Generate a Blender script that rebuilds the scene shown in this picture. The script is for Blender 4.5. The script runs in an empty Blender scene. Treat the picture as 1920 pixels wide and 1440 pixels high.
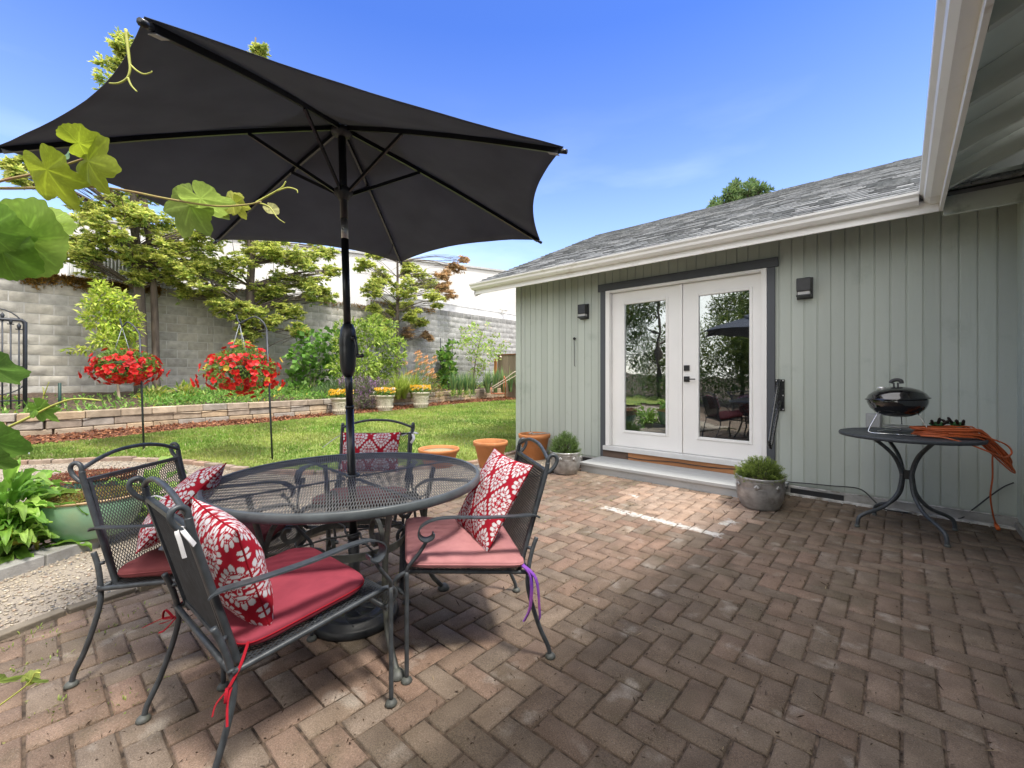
import bpy, bmesh, math, random
import numpy as np
from mathutils import Vector, Matrix, noise
from mathutils.geometry import tessellate_polygon
R = math.radians
random.seed(7); rng = np.random.default_rng(7)
SC = bpy.context.scene

# ------------------------------------------------------------------ camera, sky, sun, exposure
CA, CB = .7455, .6665           # world X runs along the garden front of the house, world Y towards it
FOC, CY, H = 818., 705., 1.19   # focal length and horizon in pixels of the 1920 px wide photograph, eye height
cam = bpy.data.cameras.new('camera'); camo = bpy.data.objects.new('camera', cam)
SC.collection.objects.link(camo); SC.camera = camo
cam.sensor_width = 36; cam.lens = FOC/1920*36; cam.clip_start = .05; cam.clip_end = 2000
cam.shift_y = -15/1920
camo.location = (0, 0, H); camo.rotation_euler = (R(90), 0, math.atan2(CB, CA))
SUN = Vector((.486, -.048, 1)).normalized()
W = bpy.data.worlds.new('World'); SC.world = W; W.use_nodes = True
wn = W.node_tree; bg = wn.nodes['Background']
sky = wn.nodes.new('ShaderNodeTexSky'); sky.sky_type = 'NISHITA'; sky.sun_disc = False
sky.sun_elevation = math.asin(SUN.z); sky.sun_rotation = math.atan2(SUN.x, SUN.y)
sky.air_density = 1.0; sky.dust_density = .3; sky.ozone_density = 3.0
tc = wn.nodes.new('ShaderNodeTexCoord')
mp = wn.nodes.new('ShaderNodeMapping'); mp.inputs['Scale'].default_value = (1.2, 1.2, 5)
nz = wn.nodes.new('ShaderNodeTexNoise'); nz.inputs['Scale'].default_value = 2.1; nz.inputs['Detail'].default_value = 8
rp = wn.nodes.new('ShaderNodeValToRGB'); rp.color_ramp.elements[0].position = .49; rp.color_ramp.elements[1].position = .8
rp.color_ramp.elements[1].color = (.20, .20, .20, 1)
sx = wn.nodes.new('ShaderNodeSeparateXYZ'); fl = wn.nodes.new('ShaderNodeMapRange')
fl.inputs['From Min'].default_value = .55; fl.inputs['From Max'].default_value = .0
mu = wn.nodes.new('ShaderNodeMath'); mu.operation = 'MULTIPLY'
mx = wn.nodes.new('ShaderNodeMixRGB'); mx.inputs[2].default_value = (9.0, 9.3, 9.8, 1)
L = wn.links.new
L(tc.outputs['Generated'], mp.inputs[0]); L(mp.outputs[0], nz.inputs['Vector']); L(nz.outputs['Fac'], rp.inputs[0])
L(tc.outputs['Generated'], sx.inputs[0]); L(sx.outputs['Z'], fl.inputs['Value'])
L(rp.outputs[0], mu.inputs[0]); L(fl.outputs[0], mu.inputs[1]); L(mu.outputs[0], mx.inputs[0])
# deeper blue part way up, plus an unseen white veil added overhead as fill
dr = wn.nodes.new('ShaderNodeValToRGB'); dr.color_ramp.elements[0].position = .0; dr.color_ramp.elements[0].color = (1.25, 1.05, .92, 1)
dr.color_ramp.elements[1].position = .62; dr.color_ramp.elements[1].color = (.30, .42, .76, 1)
e_ = dr.color_ramp.elements.new(.25); e_.color = (.80, .74, .78, 1)
dm_ = wn.nodes.new('ShaderNodeMixRGB'); dm_.blend_type = 'MULTIPLY'; dm_.inputs[0].default_value = 1
L(sx.outputs['Z'], dr.inputs[0]); L(sky.outputs[0], dm_.inputs[1]); L(dr.outputs[0], dm_.inputs[2])
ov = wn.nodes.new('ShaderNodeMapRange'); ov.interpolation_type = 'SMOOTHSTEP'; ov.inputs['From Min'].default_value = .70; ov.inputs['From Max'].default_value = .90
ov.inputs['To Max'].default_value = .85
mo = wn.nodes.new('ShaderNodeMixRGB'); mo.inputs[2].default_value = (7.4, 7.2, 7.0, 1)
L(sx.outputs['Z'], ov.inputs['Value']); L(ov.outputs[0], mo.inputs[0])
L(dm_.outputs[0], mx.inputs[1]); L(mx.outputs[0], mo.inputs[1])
# bright thin cloud in the half of the sky behind the viewer, seen only mirrored in the door glass
vd = wn.nodes.new('ShaderNodeVectorMath'); vd.operation = 'DOT_PRODUCT'; vd.inputs[1].default_value = (CB, -CA, .12); L(tc.outputs['Generated'], vd.inputs[0])
bh = wn.nodes.new('ShaderNodeMapRange'); bh.interpolation_type = 'SMOOTHSTEP'; bh.inputs['From Min'].default_value = -.15; bh.inputs['From Max'].default_value = .55; bh.inputs['To Max'].default_value = .9
mb_ = wn.nodes.new('ShaderNodeMixRGB'); mb_.inputs[2].default_value = (6.2, 6.0, 5.7, 1)
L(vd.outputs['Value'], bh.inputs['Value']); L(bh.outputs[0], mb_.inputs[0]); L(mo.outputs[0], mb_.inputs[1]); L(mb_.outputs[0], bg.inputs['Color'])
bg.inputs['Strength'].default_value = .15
sl = bpy.data.lights.new('sun', 'SUN'); sl.energy = 1.75; sl.angle = R(8.0); sl.color = (1, .95, .87)
so = bpy.data.objects.new('sun', sl); SC.collection.objects.link(so)
so.rotation_euler = SUN.to_track_quat('Z', 'Y').to_euler(); so.location = (3, -2, 9)
SC.view_settings.view_transform = 'Standard'; SC.view_settings.look = 'None'
SC.view_settings.exposure = 1.52; SC.view_settings.gamma = 1
try:
    SC.cycles.max_bounces = 8; SC.cycles.transparent_max_bounces = 12
except Exception: pass

# ------------------------------------------------------------------ from the photograph's pixels to places
def cw(xc, t, z=0.): return Vector((CA*xc-CB*t, CB*xc+CA*t, z))
def P(px, py, t):
    return cw((px-960)/FOC*t, t, H-(py-CY)/FOC*t)
def G(px, py, z=0.):
    return P(px, py, (H-z)*FOC/(py-CY))
def hgt(X, Y): return max(0., (-4.5-X))*.05
def GL(px, py, off=0.):
    z = 0.
    for _ in range(40):
        p = G(px, py, z); z = .5*z+.5*min(hgt(p.x, p.y)+off, 1.0)
    return G(px, py, z)
def WY(px, py, Y):
    a = (px-960)/FOC; return P(px, py, Y/(a*CB+CA))
def WX(px, py, X):
    a = (px-960)/FOC; return P(px, py, X/(a*CA-CB))

# ------------------------------------------------------------------ mesh helpers
class MB:
    def __init__(s): s.v = []; s.f = []; s.c = []; s.sm = []
    def add(s, vs, fs, col=None, smooth=False):
        o = len(s.v); s.v += [tuple(p) for p in vs]
        s.f += [tuple(i+o for i in f) for f in fs]; s.sm += [smooth]*len(fs)
        s.c += [col or (1, 1, 1)]*len(vs); return s
    def box(s, x0, x1, y0, y1, z0, z1, col=None, M=None):
        vs = [Vector((x, y, z)) for x in (x0, x1) for y in (y0, y1) for z in (z0, z1)]
        if M is not None: vs = [M @ p for p in vs]
        return s.add(vs, [(0, 1, 3, 2), (4, 6, 7, 5), (0, 4, 5, 1), (2, 3, 7, 6), (0, 2, 6, 4), (1, 5, 7, 3)], col)
    def bar(s, a, b, w, h, up=(0, 0, 1), col=None):
        a = Vector(a); b = Vector(b); d = (b-a); l = d.length; d.normalize(); u = Vector(up)
        x = d.cross(u).normalized(); u = x.cross(d)
        M = Matrix.Translation(a) @ Matrix((x, d, u)).transposed().to_4x4()
        return s.box(-w/2, w/2, 0, l, -h/2, h/2, col, M)
    def tube(s, pts, r, n=8, closed=False, cap=True, flat=None, up=None, col=None):
        """round tube (or flat bar if flat=(width, thickness), the width lying along `up` x tangent)"""
        pts = [Vector(p) for p in pts]; m = len(pts)
        rr = r if hasattr(r, '__len__') else [r]*m
        vs = []; prev = None
        for i, p in enumerate(pts):
            a = pts[i-1] if (i > 0 or closed) else p; b = pts[(i+1) % m] if (i < m-1 or closed) else p
            t = (b-a).normalized()
            if up is not None:
                x = t.cross(Vector(up)).normalized(); y = x.cross(t)
            else:
                if prev is None:
                    q = Vector((0, 0, 1)) if abs(t.z) < .9 else Vector((1, 0, 0))
                    x = t.cross(q).normalized()
                else: x = (prev-t*prev.dot(t)).normalized()
                y = t.cross(x)
            prev = x
            if flat: ring = [(-flat[0]/2, -flat[1]/2), (flat[0]/2, -flat[1]/2), (flat[0]/2, flat[1]/2), (-flat[0]/2, flat[1]/2)]
            else: ring = [(rr[i]*math.cos(2*math.pi*k/n), rr[i]*math.sin(2*math.pi*k/n)) for k in range(n)]
            vs += [p+x*u+y*w for u, w in ring]
        n = 4 if flat else n; fs = []
        for i in range(m if closed else m-1):
            j = (i+1) % m
            for k in range(n): fs.append((i*n+k, i*n+(k+1) % n, j*n+(k+1) % n, j*n+k))
        if cap and not closed: fs += [tuple(range(n))[::-1], tuple((m-1)*n+k for k in range(n))]
        return s.add(vs, fs, col, not flat)
    def lathe(s, prof, c=(0, 0, 0), n=32, sx=1., sy=1., col=None, a0=0.):
        """prof: (radius, z) list; first/last radius 0 closes"""
        c = Vector(c); vs = []; m = len(prof)
        for r, z in prof:
            for k in range(n):
                a = a0+2*math.pi*k/n; vs.append(c+Vector((r*sx*math.cos(a), r*sy*math.sin(a), z)))
        fs = [(i*n+k, i*n+(k+1) % n, (i+1)*n+(k+1) % n, (i+1)*n+k) for i in range(m-1) for k in range(n)]
        return s.add(vs, fs, col, True)
    def grid(s, fn, nu, nv, col=None, smooth=True):
        vs = [fn(i/nu, j/nv) for j in range(nv+1) for i in range(nu+1)]; w = nu+1
        return s.add(vs, [(j*w+i, j*w+i+1, (j+1)*w+i+1, (j+1)*w+i) for j in range(nv) for i in range(nu)], col, smooth)
    def extrude(s, prof, a, b, axis='x', col=None, closed=True):
        """prof: 2D points, (y,z) for axis x or (x,z) for axis y"""
        n = len(prof); vs = []
        for q in (a, b): vs += [(q, u, v) if axis == 'x' else (u, q, v) for u, v in prof]
        fs = [(k, (k+1) % n, n+(k+1) % n, n+k) for k in range(n if closed else n-1)]
        if closed: fs += [tuple(range(n)), tuple(range(n, 2*n))[::-1]]
        return s.add(vs, fs, col)
def smooth_path(pts, k=8, closed=False):
    pts = [Vector(p) for p in pts]; n = len(pts); out = []
    for i in range(n if closed else n-1):
        g = lambda j: pts[j % n] if closed else pts[min(max(j, 0), n-1)]
        a, b, c, d = g(i-1), g(i), g(i+1), g(i+2)
        for q in range(k):
            t = q/k
            out.append(.5*((2*b)+(c-a)*t+(2*a-5*b+4*c-d)*t*t+(3*b-a-3*c+d)*t**3))
    if not closed: out.append(pts[-1])
    return out
def raw(name, v, f, mat, cols=None, smooth=None):
    me = bpy.data.meshes.new(name); v = np.asarray(v, dtype=np.float32)
    if isinstance(f, np.ndarray):
        m, k = f.shape
        me.vertices.add(len(v)); me.vertices.foreach_set('co', v.ravel())
        me.loops.add(m*k); me.loops.foreach_set('vertex_index', f.astype(np.int32).ravel())
        me.polygons.add(m); me.polygons.foreach_set('loop_start', np.arange(0, m*k, k, dtype=np.int32))
        try: me.polygons.foreach_set('loop_total', np.full(m, k, dtype=np.int32))
        except Exception: pass
        me.update(calc_edges=True)
    else: me.from_pydata([tuple(map(float, p)) for p in v], [], f)
    if smooth is not None and len(me.polygons):
        me.polygons.foreach_set('use_smooth', np.broadcast_to(np.asarray(smooth, dtype=bool), (len(me.polygons),)).copy())
    if cols is not None:
        a = me.color_attributes.new('Col', 'FLOAT_COLOR', 'POINT')
        c = np.ones((len(v), 4), np.float32); c[:, :3] = np.asarray(cols); a.data.foreach_set('color', c.ravel())
    me.materials.append(mat); me.validate(); return me
def link(name, me, parent=None, local=False, **props):
    o = bpy.data.objects.new(name, me); SC.collection.objects.link(o)
    if parent is not None:
        o.parent = parent
        if not local:
            q = Vector((0, 0, 0)); p = parent
            while p is not None: q += p.location; p = p.parent
            o.location = -q
    for k, v in props.items(): o[k] = v
    return o
def obj(name, mb, mat, parent=None, local=False, bevel=0, **props):
    me = raw(name, mb.v, mb.f, mat, mb.c, mb.sm)
    bm = bmesh.new(); bm.from_mesh(me); bmesh.ops.recalc_face_normals(bm, faces=bm.faces); bm.to_mesh(me); bm.free()
    o = link(name, me, parent, local, **props)
    if bevel:
        b = o.modifiers.new('bevel', 'BEVEL'); b.width = bevel; b.segments = 2; b.limit_method = 'ANGLE'; b.angle_limit = R(40)
    return o
def thing(name, label, cat, loc=(0, 0, 0), rz=0., group=None):
    o = bpy.data.objects.new(name, None); SC.collection.objects.link(o)
    o.location = loc; o.rotation_euler = (0, 0, rz); o.empty_display_size = .1
    o['label'] = label; o['category'] = cat
    if group: o['group'] = group
    return o
def tag(o, label, cat, group=None):
    o['label'] = label; o['category'] = cat
    if group: o['group'] = group
    return o
def copytree(o, parent=None):
    c = o.copy(); SC.collection.objects.link(c)
    if parent is not None: c.parent = parent
    for ch in [x for x in bpy.data.objects if x.parent == o]: copytree(ch, c)
    return c

# ------------------------------------------------------------------ materials
MATS = {}
def mat(name, col=(.5, .5, .5), rough=.6, metal=0., var=.12, vs=6., bump=0., bs=60., col2=None, attr=None, trans=0.,
        stain=None, coat=0., spec=.5, stretch=None, detail=6, streak=0.):
    """principled material whose colour wanders with noise between col and col2; attr multiplies a colour attribute in"""
    if name in MATS: return MATS[name]
    m = bpy.data.materials.new(name); m.use_nodes = True; nt = m.node_tree; n = nt.nodes; l = nt.links.new
    b = n['Principled BSDF']; out = n['Material Output']
    b.inputs['Roughness'].default_value = rough; b.inputs['Metallic'].default_value = metal
    b.inputs['Coat Weight'].default_value = coat; b.inputs['Specular IOR Level'].default_value = spec
    tcn = n.new('ShaderNodeTexCoord'); mpn = n.new('ShaderNodeMapping'); l(tcn.outputs['Object'], mpn.inputs[0])
    if stretch: mpn.inputs['Scale'].default_value = stretch
    t = n.new('ShaderNodeTexNoise'); t.inputs['Scale'].default_value = vs; t.inputs['Detail'].default_value = detail
    l(mpn.outputs[0], t.inputs['Vector'])
    c2 = col2 or tuple(x*(1-2*var) for x in col); c1 = col if col2 else tuple(min(1, x*(1+var)) for x in col)
    mr = n.new('ShaderNodeMapRange'); mr.inputs['From Min'].default_value = .3; mr.inputs['From Max'].default_value = .7
    l(t.outputs['Fac'], mr.inputs['Value'])
    mix = n.new('ShaderNodeMixRGB'); mix.inputs[1].default_value = (*c1, 1); mix.inputs[2].default_value = (*c2, 1)
    l(mr.outputs[0], mix.inputs[0]); cur = mix.outputs[0]
    if attr:
        an = n.new('ShaderNodeAttribute'); an.attribute_name = 'Col'
        mm = n.new('ShaderNodeMixRGB'); mm.blend_type = 'MULTIPLY'; mm.inputs[0].default_value = 1
        l(cur, mm.inputs[1]); l(an.outputs['Color'], mm.inputs[2]); cur = mm.outputs[0]
    if stain:   # (colour, scale, threshold lo, hi)
        t2 = n.new('ShaderNodeTexNoise'); t2.inputs['Scale'].default_value = stain[1]; t2.inputs['Detail'].default_value = 8
        t2.inputs['Roughness'].default_value = .65
        l(tcn.outputs['Object'], t2.inputs['Vector'])
        r2 = n.new('ShaderNodeMapRange'); r2.inputs['From Min'].default_value = stain[2]; r2.inputs['From Max'].default_value = stain[3]
        l(t2.outputs['Fac'], r2.inputs['Value'])
        m2 = n.new('ShaderNodeMixRGB'); m2.inputs[2].default_value = (*stain[0], 1); l(cur, m2.inputs[1]); l(r2.outputs[0], m2.inputs[0]); cur = m2.outputs[0]
    l(cur, b.inputs['Base Color'])
    rr = n.new('ShaderNodeMapRange'); rr.inputs['To Min'].default_value = max(0, rough-.08); rr.inputs['To Max'].default_value = min(1, rough+.1)
    l(t.outputs['Fac'], rr.inputs['Value']); l(rr.outputs[0], b.inputs['Roughness'])
    if bump:
        t3 = n.new('ShaderNodeTexNoise'); t3.inputs['Scale'].default_value = bs; t3.inputs['Detail'].default_value = 5
        l(mpn.outputs[0], t3.inputs['Vector'])
        bp = n.new('ShaderNodeBump'); bp.inputs['Strength'].default_value = 1; bp.inputs['Distance'].default_value = bump
        l(t3.outputs['Fac'], bp.inputs['Height']); l(bp.outputs[0], b.inputs['Normal'])
    if trans:
        tr = n.new('ShaderNodeBsdfTranslucent'); ms = n.new('ShaderNodeMixShader'); ms.inputs[0].default_value = trans
        l(cur, tr.inputs['Color']); l(b.outputs[0], ms.inputs[1]); l(tr.outputs[0], ms.inputs[2]); l(ms.outputs[0], out.inputs['Surface'])
    MATS[name] = m; return m
iron = mat('wrought_iron', (.052, .06, .068), .42, .0, .2, 30, .0004, 300, stain=((.16, .15, .13), 25, .62, .8))
ironold = mat('weathered_iron', (.085, .09, .085), .55, 0, .2, 20, .0006, 200, stain=((.13, .14, .10), 18, .5, .75))
meshm = mat('expanded_metal', (.04, .046, .053), .5, 0, .15, 30)
white = mat('white_paint', (.78, .78, .77), .4, 0, .03, 3, .0004, 40)
gutm = mat('gutter_metal', (.84, .83, .81), .35, 0, .03, 2, stain=((.42, .36, .27), 3.0, .58, .85), stretch=(1, 1, 1))
leafm = mat('leaf', (1, 1, 1), .5, 0, .1, 8, attr=1, trans=.45)
needm = mat('conifer_leaf', (1, 1, 1), .6, 0, .08, 5, attr=1, trans=.45)
petal = mat('petal', (1, 1, 1), .5, 0, .05, 30, attr=1, trans=.3)
barkm = mat('bark', (.13, .10, .08), .9, 0, .3, 12, .01, 30, stretch=(1, 1, .2))
black = mat('black_plastic', (.018, .019, .022), .35, 0, .15, 20)
soilm = mat('soil', (.09, .06, .04), .95, 0, .35, 25, .01, 60)
grassm = mat('grass_blade', (1, 1, 1), .55, 0, .25, 1.2, attr=1, trans=.3)
# ------------------------------------------------------------------ the ground and its sheets
def inside(p, poly):
    x, y = p; c = False; n = len(poly)
    for i in range(n):
        x1, y1 = poly[i]; x2, y2 = poly[i-1]
        if (y1 > y) != (y2 > y) and x < (x2-x1)*(y-y1)/(y2-y1)+x1: c = not c
    return c
def resample(pts, n):
    pts = [Vector(p) for p in pts]; d = [0]
    for a, b in zip(pts, pts[1:]): d.append(d[-1]+(b-a).length)
    out = []; k = 0
    for i in range(n+1):
        s = d[-1]*i/n
        while k < len(pts)-2 and d[k+1] < s: k += 1
        out.append(pts[k].lerp(pts[k+1], (s-d[k])/max(1e-6, d[k+1]-d[k])))
    return out
def loft(name, A, B, n, m, mat_, zoff, rough=0., **props):
    A = resample(A, n); B = resample(B, n); mb = MB()
    def fn(u, v):
        p = A[round(u*n)].lerp(B[round(u*n)], v)
        z = hgt(p.x, p.y)+zoff(v) if callable(zoff) else hgt(p.x, p.y)+zoff
        return (p.x, p.y, z+rough*noise.noise(Vector((p.x*3, p.y*3, 0))))
    mb.grid(fn, n, m)
    return obj(name, mb, mat_, **props)
mb = MB()
mb.grid(lambda u, v: ((u-.5)*160-20, (v-.5)*160+10, hgt((u-.5)*160-20, 0)*(1 if (u-.5)*160-20 > -12 else .94)-.03), 160, 40)
mb.add([(-900, -900, -.35), (900, -900, -.35), (900, 900, -.35), (-900, 900, -.35)], [(0, 1, 2, 3)])
obj('ground', mb, soilm, kind='structure')

lawn_px = [(-200, 885), (-60, 876), (0, 872), (117, 867), (230, 862), (356, 869), (450, 883), (560, 890), (700, 885), (800, 879), (890, 869), (975, 848), (1040, 838)]
mulch_px = [(-200, 868), (-60, 850), (31, 842), (118, 833), (240, 823), (360, 807.5), (491, 797), (622, 783), (745, 772), (809, 764), (884, 757), (968, 751), (1040, 746)]
wallf_px = [(-200, 836), (-60, 826), (0, 823), (71, 820), (240, 805), (360, 795), (491, 786), (622, 776), (737, 762.5), (803, 758), (884, 749.5), (940, 745.5), (1040, 744)]
patio_px = [(-150, 1290), (0, 1191), (120, 1150), (220, 1117), (325, 1085), (450, 1045), (600, 1000), (740, 962), (872, 932), (917, 912), (960, 898), (1005, 893)]
LAWN = [GL(*p) for p in lawn_px]; MUL = [GL(*p) for p in mulch_px]; WF = [GL(*p) for p in wallf_px]
PAT = [G(*p) for p in patio_px]
LAWN_L = [Vector((-6.2, -9, 0))]+LAWN; MUL_L = [Vector((-9.7, -9, 0))]+MUL; WF_L = [Vector((-10.3, -9, 0))]+WF
lawnmat = mat('lawn_turf', (.16, .25, .045), .9, 0, .3, 1.0, .02, 90, col2=(.30, .34, .08), detail=9)
loft('lawn', LAWN_L, MUL_L, 90, 24, lawnmat, .012, .012, kind='structure')
mulchm = mat('bark_mulch', (.22, .085, .04), .95, 0, .4, 40, .02, 120, col2=(.10, .04, .02))
loft('mulch_strip', [p+Vector((-.0, 0, 0)) for p in MUL_L], [p+Vector((-.25, 0, 0)) for p in WF_L], 90, 6, mulchm, .016, .02, kind='structure')
BACK = [Vector((-12.75, p.y-1.2+(p.y*.05), 0)) for p in WF_L]
loft('garden_bed', WF_L, BACK, 90, 14, soilm, lambda v: .22+.22*v, .05, kind='structure')

# grass blades: too many to count
def leafset(c, d, n, Ln, Wd, fold=.0, six=False, droop=0.):
    """vectorised leaves: c base, d direction, n normal (arrays), returns verts and quads"""
    d = d/np.linalg.norm(d, axis=1, keepdims=True)
    s = np.cross(d, n); s /= (np.linalg.norm(s, axis=1, keepdims=True)+1e-9); n = np.cross(s, d)
    Ln = np.asarray(Ln).reshape(-1, 1)*np.ones((len(c), 1)); Wd = np.asarray(Wd).reshape(-1, 1)*np.ones((len(c), 1))
    if not six:
        v = np.stack([c, c+d*Ln*.5+s*Wd*.5+n*Wd*fold, c+d*Ln-n*Ln*droop, c+d*Ln*.5-s*Wd*.5+n*Wd*fold], 1)
        N = len(c); return v.reshape(-1, 3), (np.arange(N)[:, None]*4+np.arange(4)[None]), 4
    dz = n*Ln*droop
    v = np.stack([c, c+d*Ln*.3+s*Wd*.5+n*Wd*fold-dz*.1, c+d*Ln*.7+s*Wd*.36+n*Wd*fold-dz*.5, c+d*Ln-dz, c+d*Ln*.7-s*Wd*.36+n*Wd*fold-dz*.5, c+d*Ln*.3-s*Wd*.5+n*Wd*fold-dz*.1], 1)
    N = len(c); b = np.arange(N)[:, None]*6
    f = np.concatenate([b+np.array([[0, 1, 2, 3]]), b+np.array([[0, 3, 4, 5]])], 0)
    return v.reshape(-1, 3), f, 6
def pick(cols, n, w=None):
    cols = np.array(cols); i = rng.choice(len(cols), n, p=w)
    return np.clip(cols[i]*rng.uniform(.8, 1.2, (n, 1)), 0, 1)
A = resample(LAWN_L, 120); B = resample(MUL_L, 120); pts = []
for k in range(150000):
    u = random.random(); v = random.random(); i = min(int(u*120), 119)
    pa = A[i].lerp(A[i+1], u*120-i); pb = B[i].lerp(B[i+1], u*120-i); q = pa.lerp(pb, v**1.25)
    t = -CB*q.x+CA*q.y; x = CA*q.x+CB*q.y
    if t < 1 or abs(x/t) > 1.25: continue
    pts.append((q.x, q.y, hgt(q.x, q.y)+.012))
c = np.array(pts); N = len(c); dd = rng.normal(0, .45, (N, 3)); dd[:, 2] = 1
dist = np.hypot(c[:, 0], c[:, 1]); nn = rng.normal(0, 1, (N, 3)); nn[:, 2] *= .2
v, f, k = leafset(c, dd, nn, rng.uniform(.025, .055, N)*(.8+dist*.03), .006+dist*.0012)
pn = np.array([noise.noise(Vector((p[0]*.9, p[1]*.9, 3))) for p in pts]); pn2 = np.array([noise.noise(Vector((p[0]*4, p[1]*4, 9))) for p in pts])
m_ = np.clip(.45+pn*.9+pn2*.5+rng.normal(0, .18, N), 0, 1)[:, None]
col = (1-m_)*np.array([[.20, .36, .05]])+m_*np.array([[.48, .54, .14]]); dry = rng.random(N) < .06; col[dry] = (.45, .40, .2)
link('grass', raw('grass', v, f, grassm, np.repeat(col, k, 0)), kind='stuff')

# brick paving: herringbone along the house's axes, each paver its own bevelled block in one sheet
WALLY, WALLX = 5.22, .676
poly = [(-5.2, -4), (-5.2, -2.2)]+[(p.x, p.y) for p in PAT]+[(-3.0, 5.22), (WALLX, 5.22), (WALLX, -4)]
bw = .1035; bl = .207; gap = .008
white_segs = [(G(1134, 951), G(1352, 1004), .055), (G(1183, 928), G(1196, 932), .03), (G(1356, 984), G(1376, 977), .05)]
zoneq = [G(1138, 948), G(1195, 905), G(1460, 948), G(1358, 1002)]
zoneq = [(p.x, p.y) for p in zoneq]
V = []; F = []; Cc = []
def paver(x0, y0, x1, y1):
    cx, cy = (x0+x1)/2, (y0+y1)/2
    if not inside((cx, cy), poly): return
    dz = random.uniform(-.0022, .0018); tx = random.uniform(-.006, .006); ty = random.uniform(-.006, .006)
    g = gap/2; b = .0055
    jx = random.uniform(-.0012, .0012); jy = random.uniform(-.0012, .0012)
    xs = (x0+g+jx, x1-g+jx); ys = (y0+g+jy, y1-g+jy)
    n0 = noise.noise(Vector((cx*.8, cy*.8, 5))); n1 = noise.noise(Vector((cx*2.5, cy*2.5, 1)))
    r = random.random()
    if r < .42: c = Vector((.31, .21, .155))
    elif r < .68: c = Vector((.28, .215, .165))
    elif r < .9: c = Vector((.31, .20, .145))
    else: c = Vector((.36, .27, .20))
    brown_mix = .32+.9*n0+.3*n1+(.42 if cx > -1.15 else 0)+(.28 if cx < -1.9 and cy < 1.0 else 0)+(.5 if cy > 4.3 and cx > -.6 else 0)+random.uniform(-.3, .3)  # noise dirt, plus extra brown at right, front left and inner corner
    brown_mix = min(1, max(0, brown_mix)); c = c.lerp(Vector((.17, .125, .085)), brown_mix*.85)
    if random.random() < .012 and cx > -1.3: c = Vector((.36, .29, .23))
    if inside((cx, cy), zoneq): c = Vector((.44, .305, .225)).lerp(Vector((.40, .30, .235)), random.random()); dz = .001
    c = c*(random.uniform(.98, 1.04) if inside((cx, cy), zoneq) else random.uniform(.74, .94))
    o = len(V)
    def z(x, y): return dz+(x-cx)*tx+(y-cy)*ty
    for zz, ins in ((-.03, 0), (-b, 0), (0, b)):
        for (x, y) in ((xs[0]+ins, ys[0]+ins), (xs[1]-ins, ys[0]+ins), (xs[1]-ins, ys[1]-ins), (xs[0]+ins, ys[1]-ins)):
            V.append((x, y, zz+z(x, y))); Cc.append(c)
    for lv in (0, 4):
        for k in range(4): F.append((o+lv+k, o+lv+(k+1) % 4, o+lv+4+(k+1) % 4, o+lv+4+k))
    F.append((o+8, o+9, o+10, o+11))
for j in range(-50, 62):
    for i in range(-64, 12):
        k = (i-j) % 4; x = i*bw; y = j*bw
        if k == 0: paver(x, y, x+bl, y+bw)
        elif k == 3: paver(x, y, x+bw, y+bl)
F = np.array(F)
pm = mat('paver', (1, 1, 1), .85, 0, .22, 9, .0022, 260, col2=(.62, .60, .58), attr=1, detail=10, stain=((.105, .082, .05), 2.3, .53, .72))
# light cement residue left along the edge of the relaid patch, and pale weathered spots, as colour of the pavers
nt = pm.node_tree; n = nt.nodes; l = nt.links.new; b = n['Principled BSDF']; cur = b.inputs['Base Color'].links[0].from_socket
geo = n.new('ShaderNodeNewGeometry')
def mathn(op, a, b_=None, c_=None):
    x = n.new('ShaderNodeMath'); x.operation = op
    for k_, q in enumerate((a, b_, c_)):
        if q is None: continue
        if isinstance(q, (int, float)): x.inputs[k_].default_value = q
        else: l(q, x.inputs[k_])
    return x.outputs[0]
sp = n.new('ShaderNodeSeparateXYZ'); l(geo.outputs['Position'], sp.inputs[0])
nzz = n.new('ShaderNodeTexNoise'); nzz.inputs['Scale'].default_value = 28; nzz.inputs['Detail'].default_value = 6; l(geo.outputs['Position'], nzz.inputs['Vector'])
tot = None
for a, b2, wd in white_segs:
    d = (b2-a).xy; Ln = d.length; d.normalize()
    u = mathn('ADD', mathn('MULTIPLY', mathn('SUBTRACT', sp.outputs[0], a.x), d.x), mathn('MULTIPLY', mathn('SUBTRACT', sp.outputs[1], a.y), d.y))
    w = mathn('ADD', mathn('MULTIPLY', mathn('SUBTRACT', sp.outputs[0], a.x), -d.y), mathn('MULTIPLY', mathn('SUBTRACT', sp.outputs[1], a.y), d.x))
    e = mathn('MAXIMUM', mathn('SUBTRACT', mathn('ABSOLUTE', w), wd*.75), mathn('SUBTRACT', mathn('ABSOLUTE', mathn('SUBTRACT', u, Ln/2)), Ln/2))
    s = mathn('ADD', mathn('MULTIPLY', e, -28), mathn('MULTIPLY', mathn('SUBTRACT', nzz.outputs['Fac'], .42), 5))
    s = mathn('MINIMUM', mathn('MAXIMUM', s, 0), 1); tot = s if tot is None else mathn('MAXIMUM', tot, s)
mw = n.new('ShaderNodeMixRGB'); l(mathn('MULTIPLY', tot, .85), mw.inputs[0]); l(cur, mw.inputs[1]); mw.inputs[2].default_value = (.62, .6, .57, 1)
n3 = n.new('ShaderNodeTexNoise'); n3.inputs['Scale'].default_value = 5.5; n3.inputs['Detail'].default_value = 7; l(geo.outputs['Position'], n3.inputs['Vector'])
n4 = n.new('ShaderNodeTexNoise'); n4.inputs['Scale'].default_value = 420; n4.inputs['Detail'].default_value = 2; l(geo.outputs['Position'], n4.inputs['Vector'])
sp1 = mathn('MULTIPLY', mathn('MINIMUM', mathn('MAXIMUM', mathn('MULTIPLY', mathn('SUBTRACT', n3.outputs['Fac'], .61), 9), 0), 1), .5)
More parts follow.
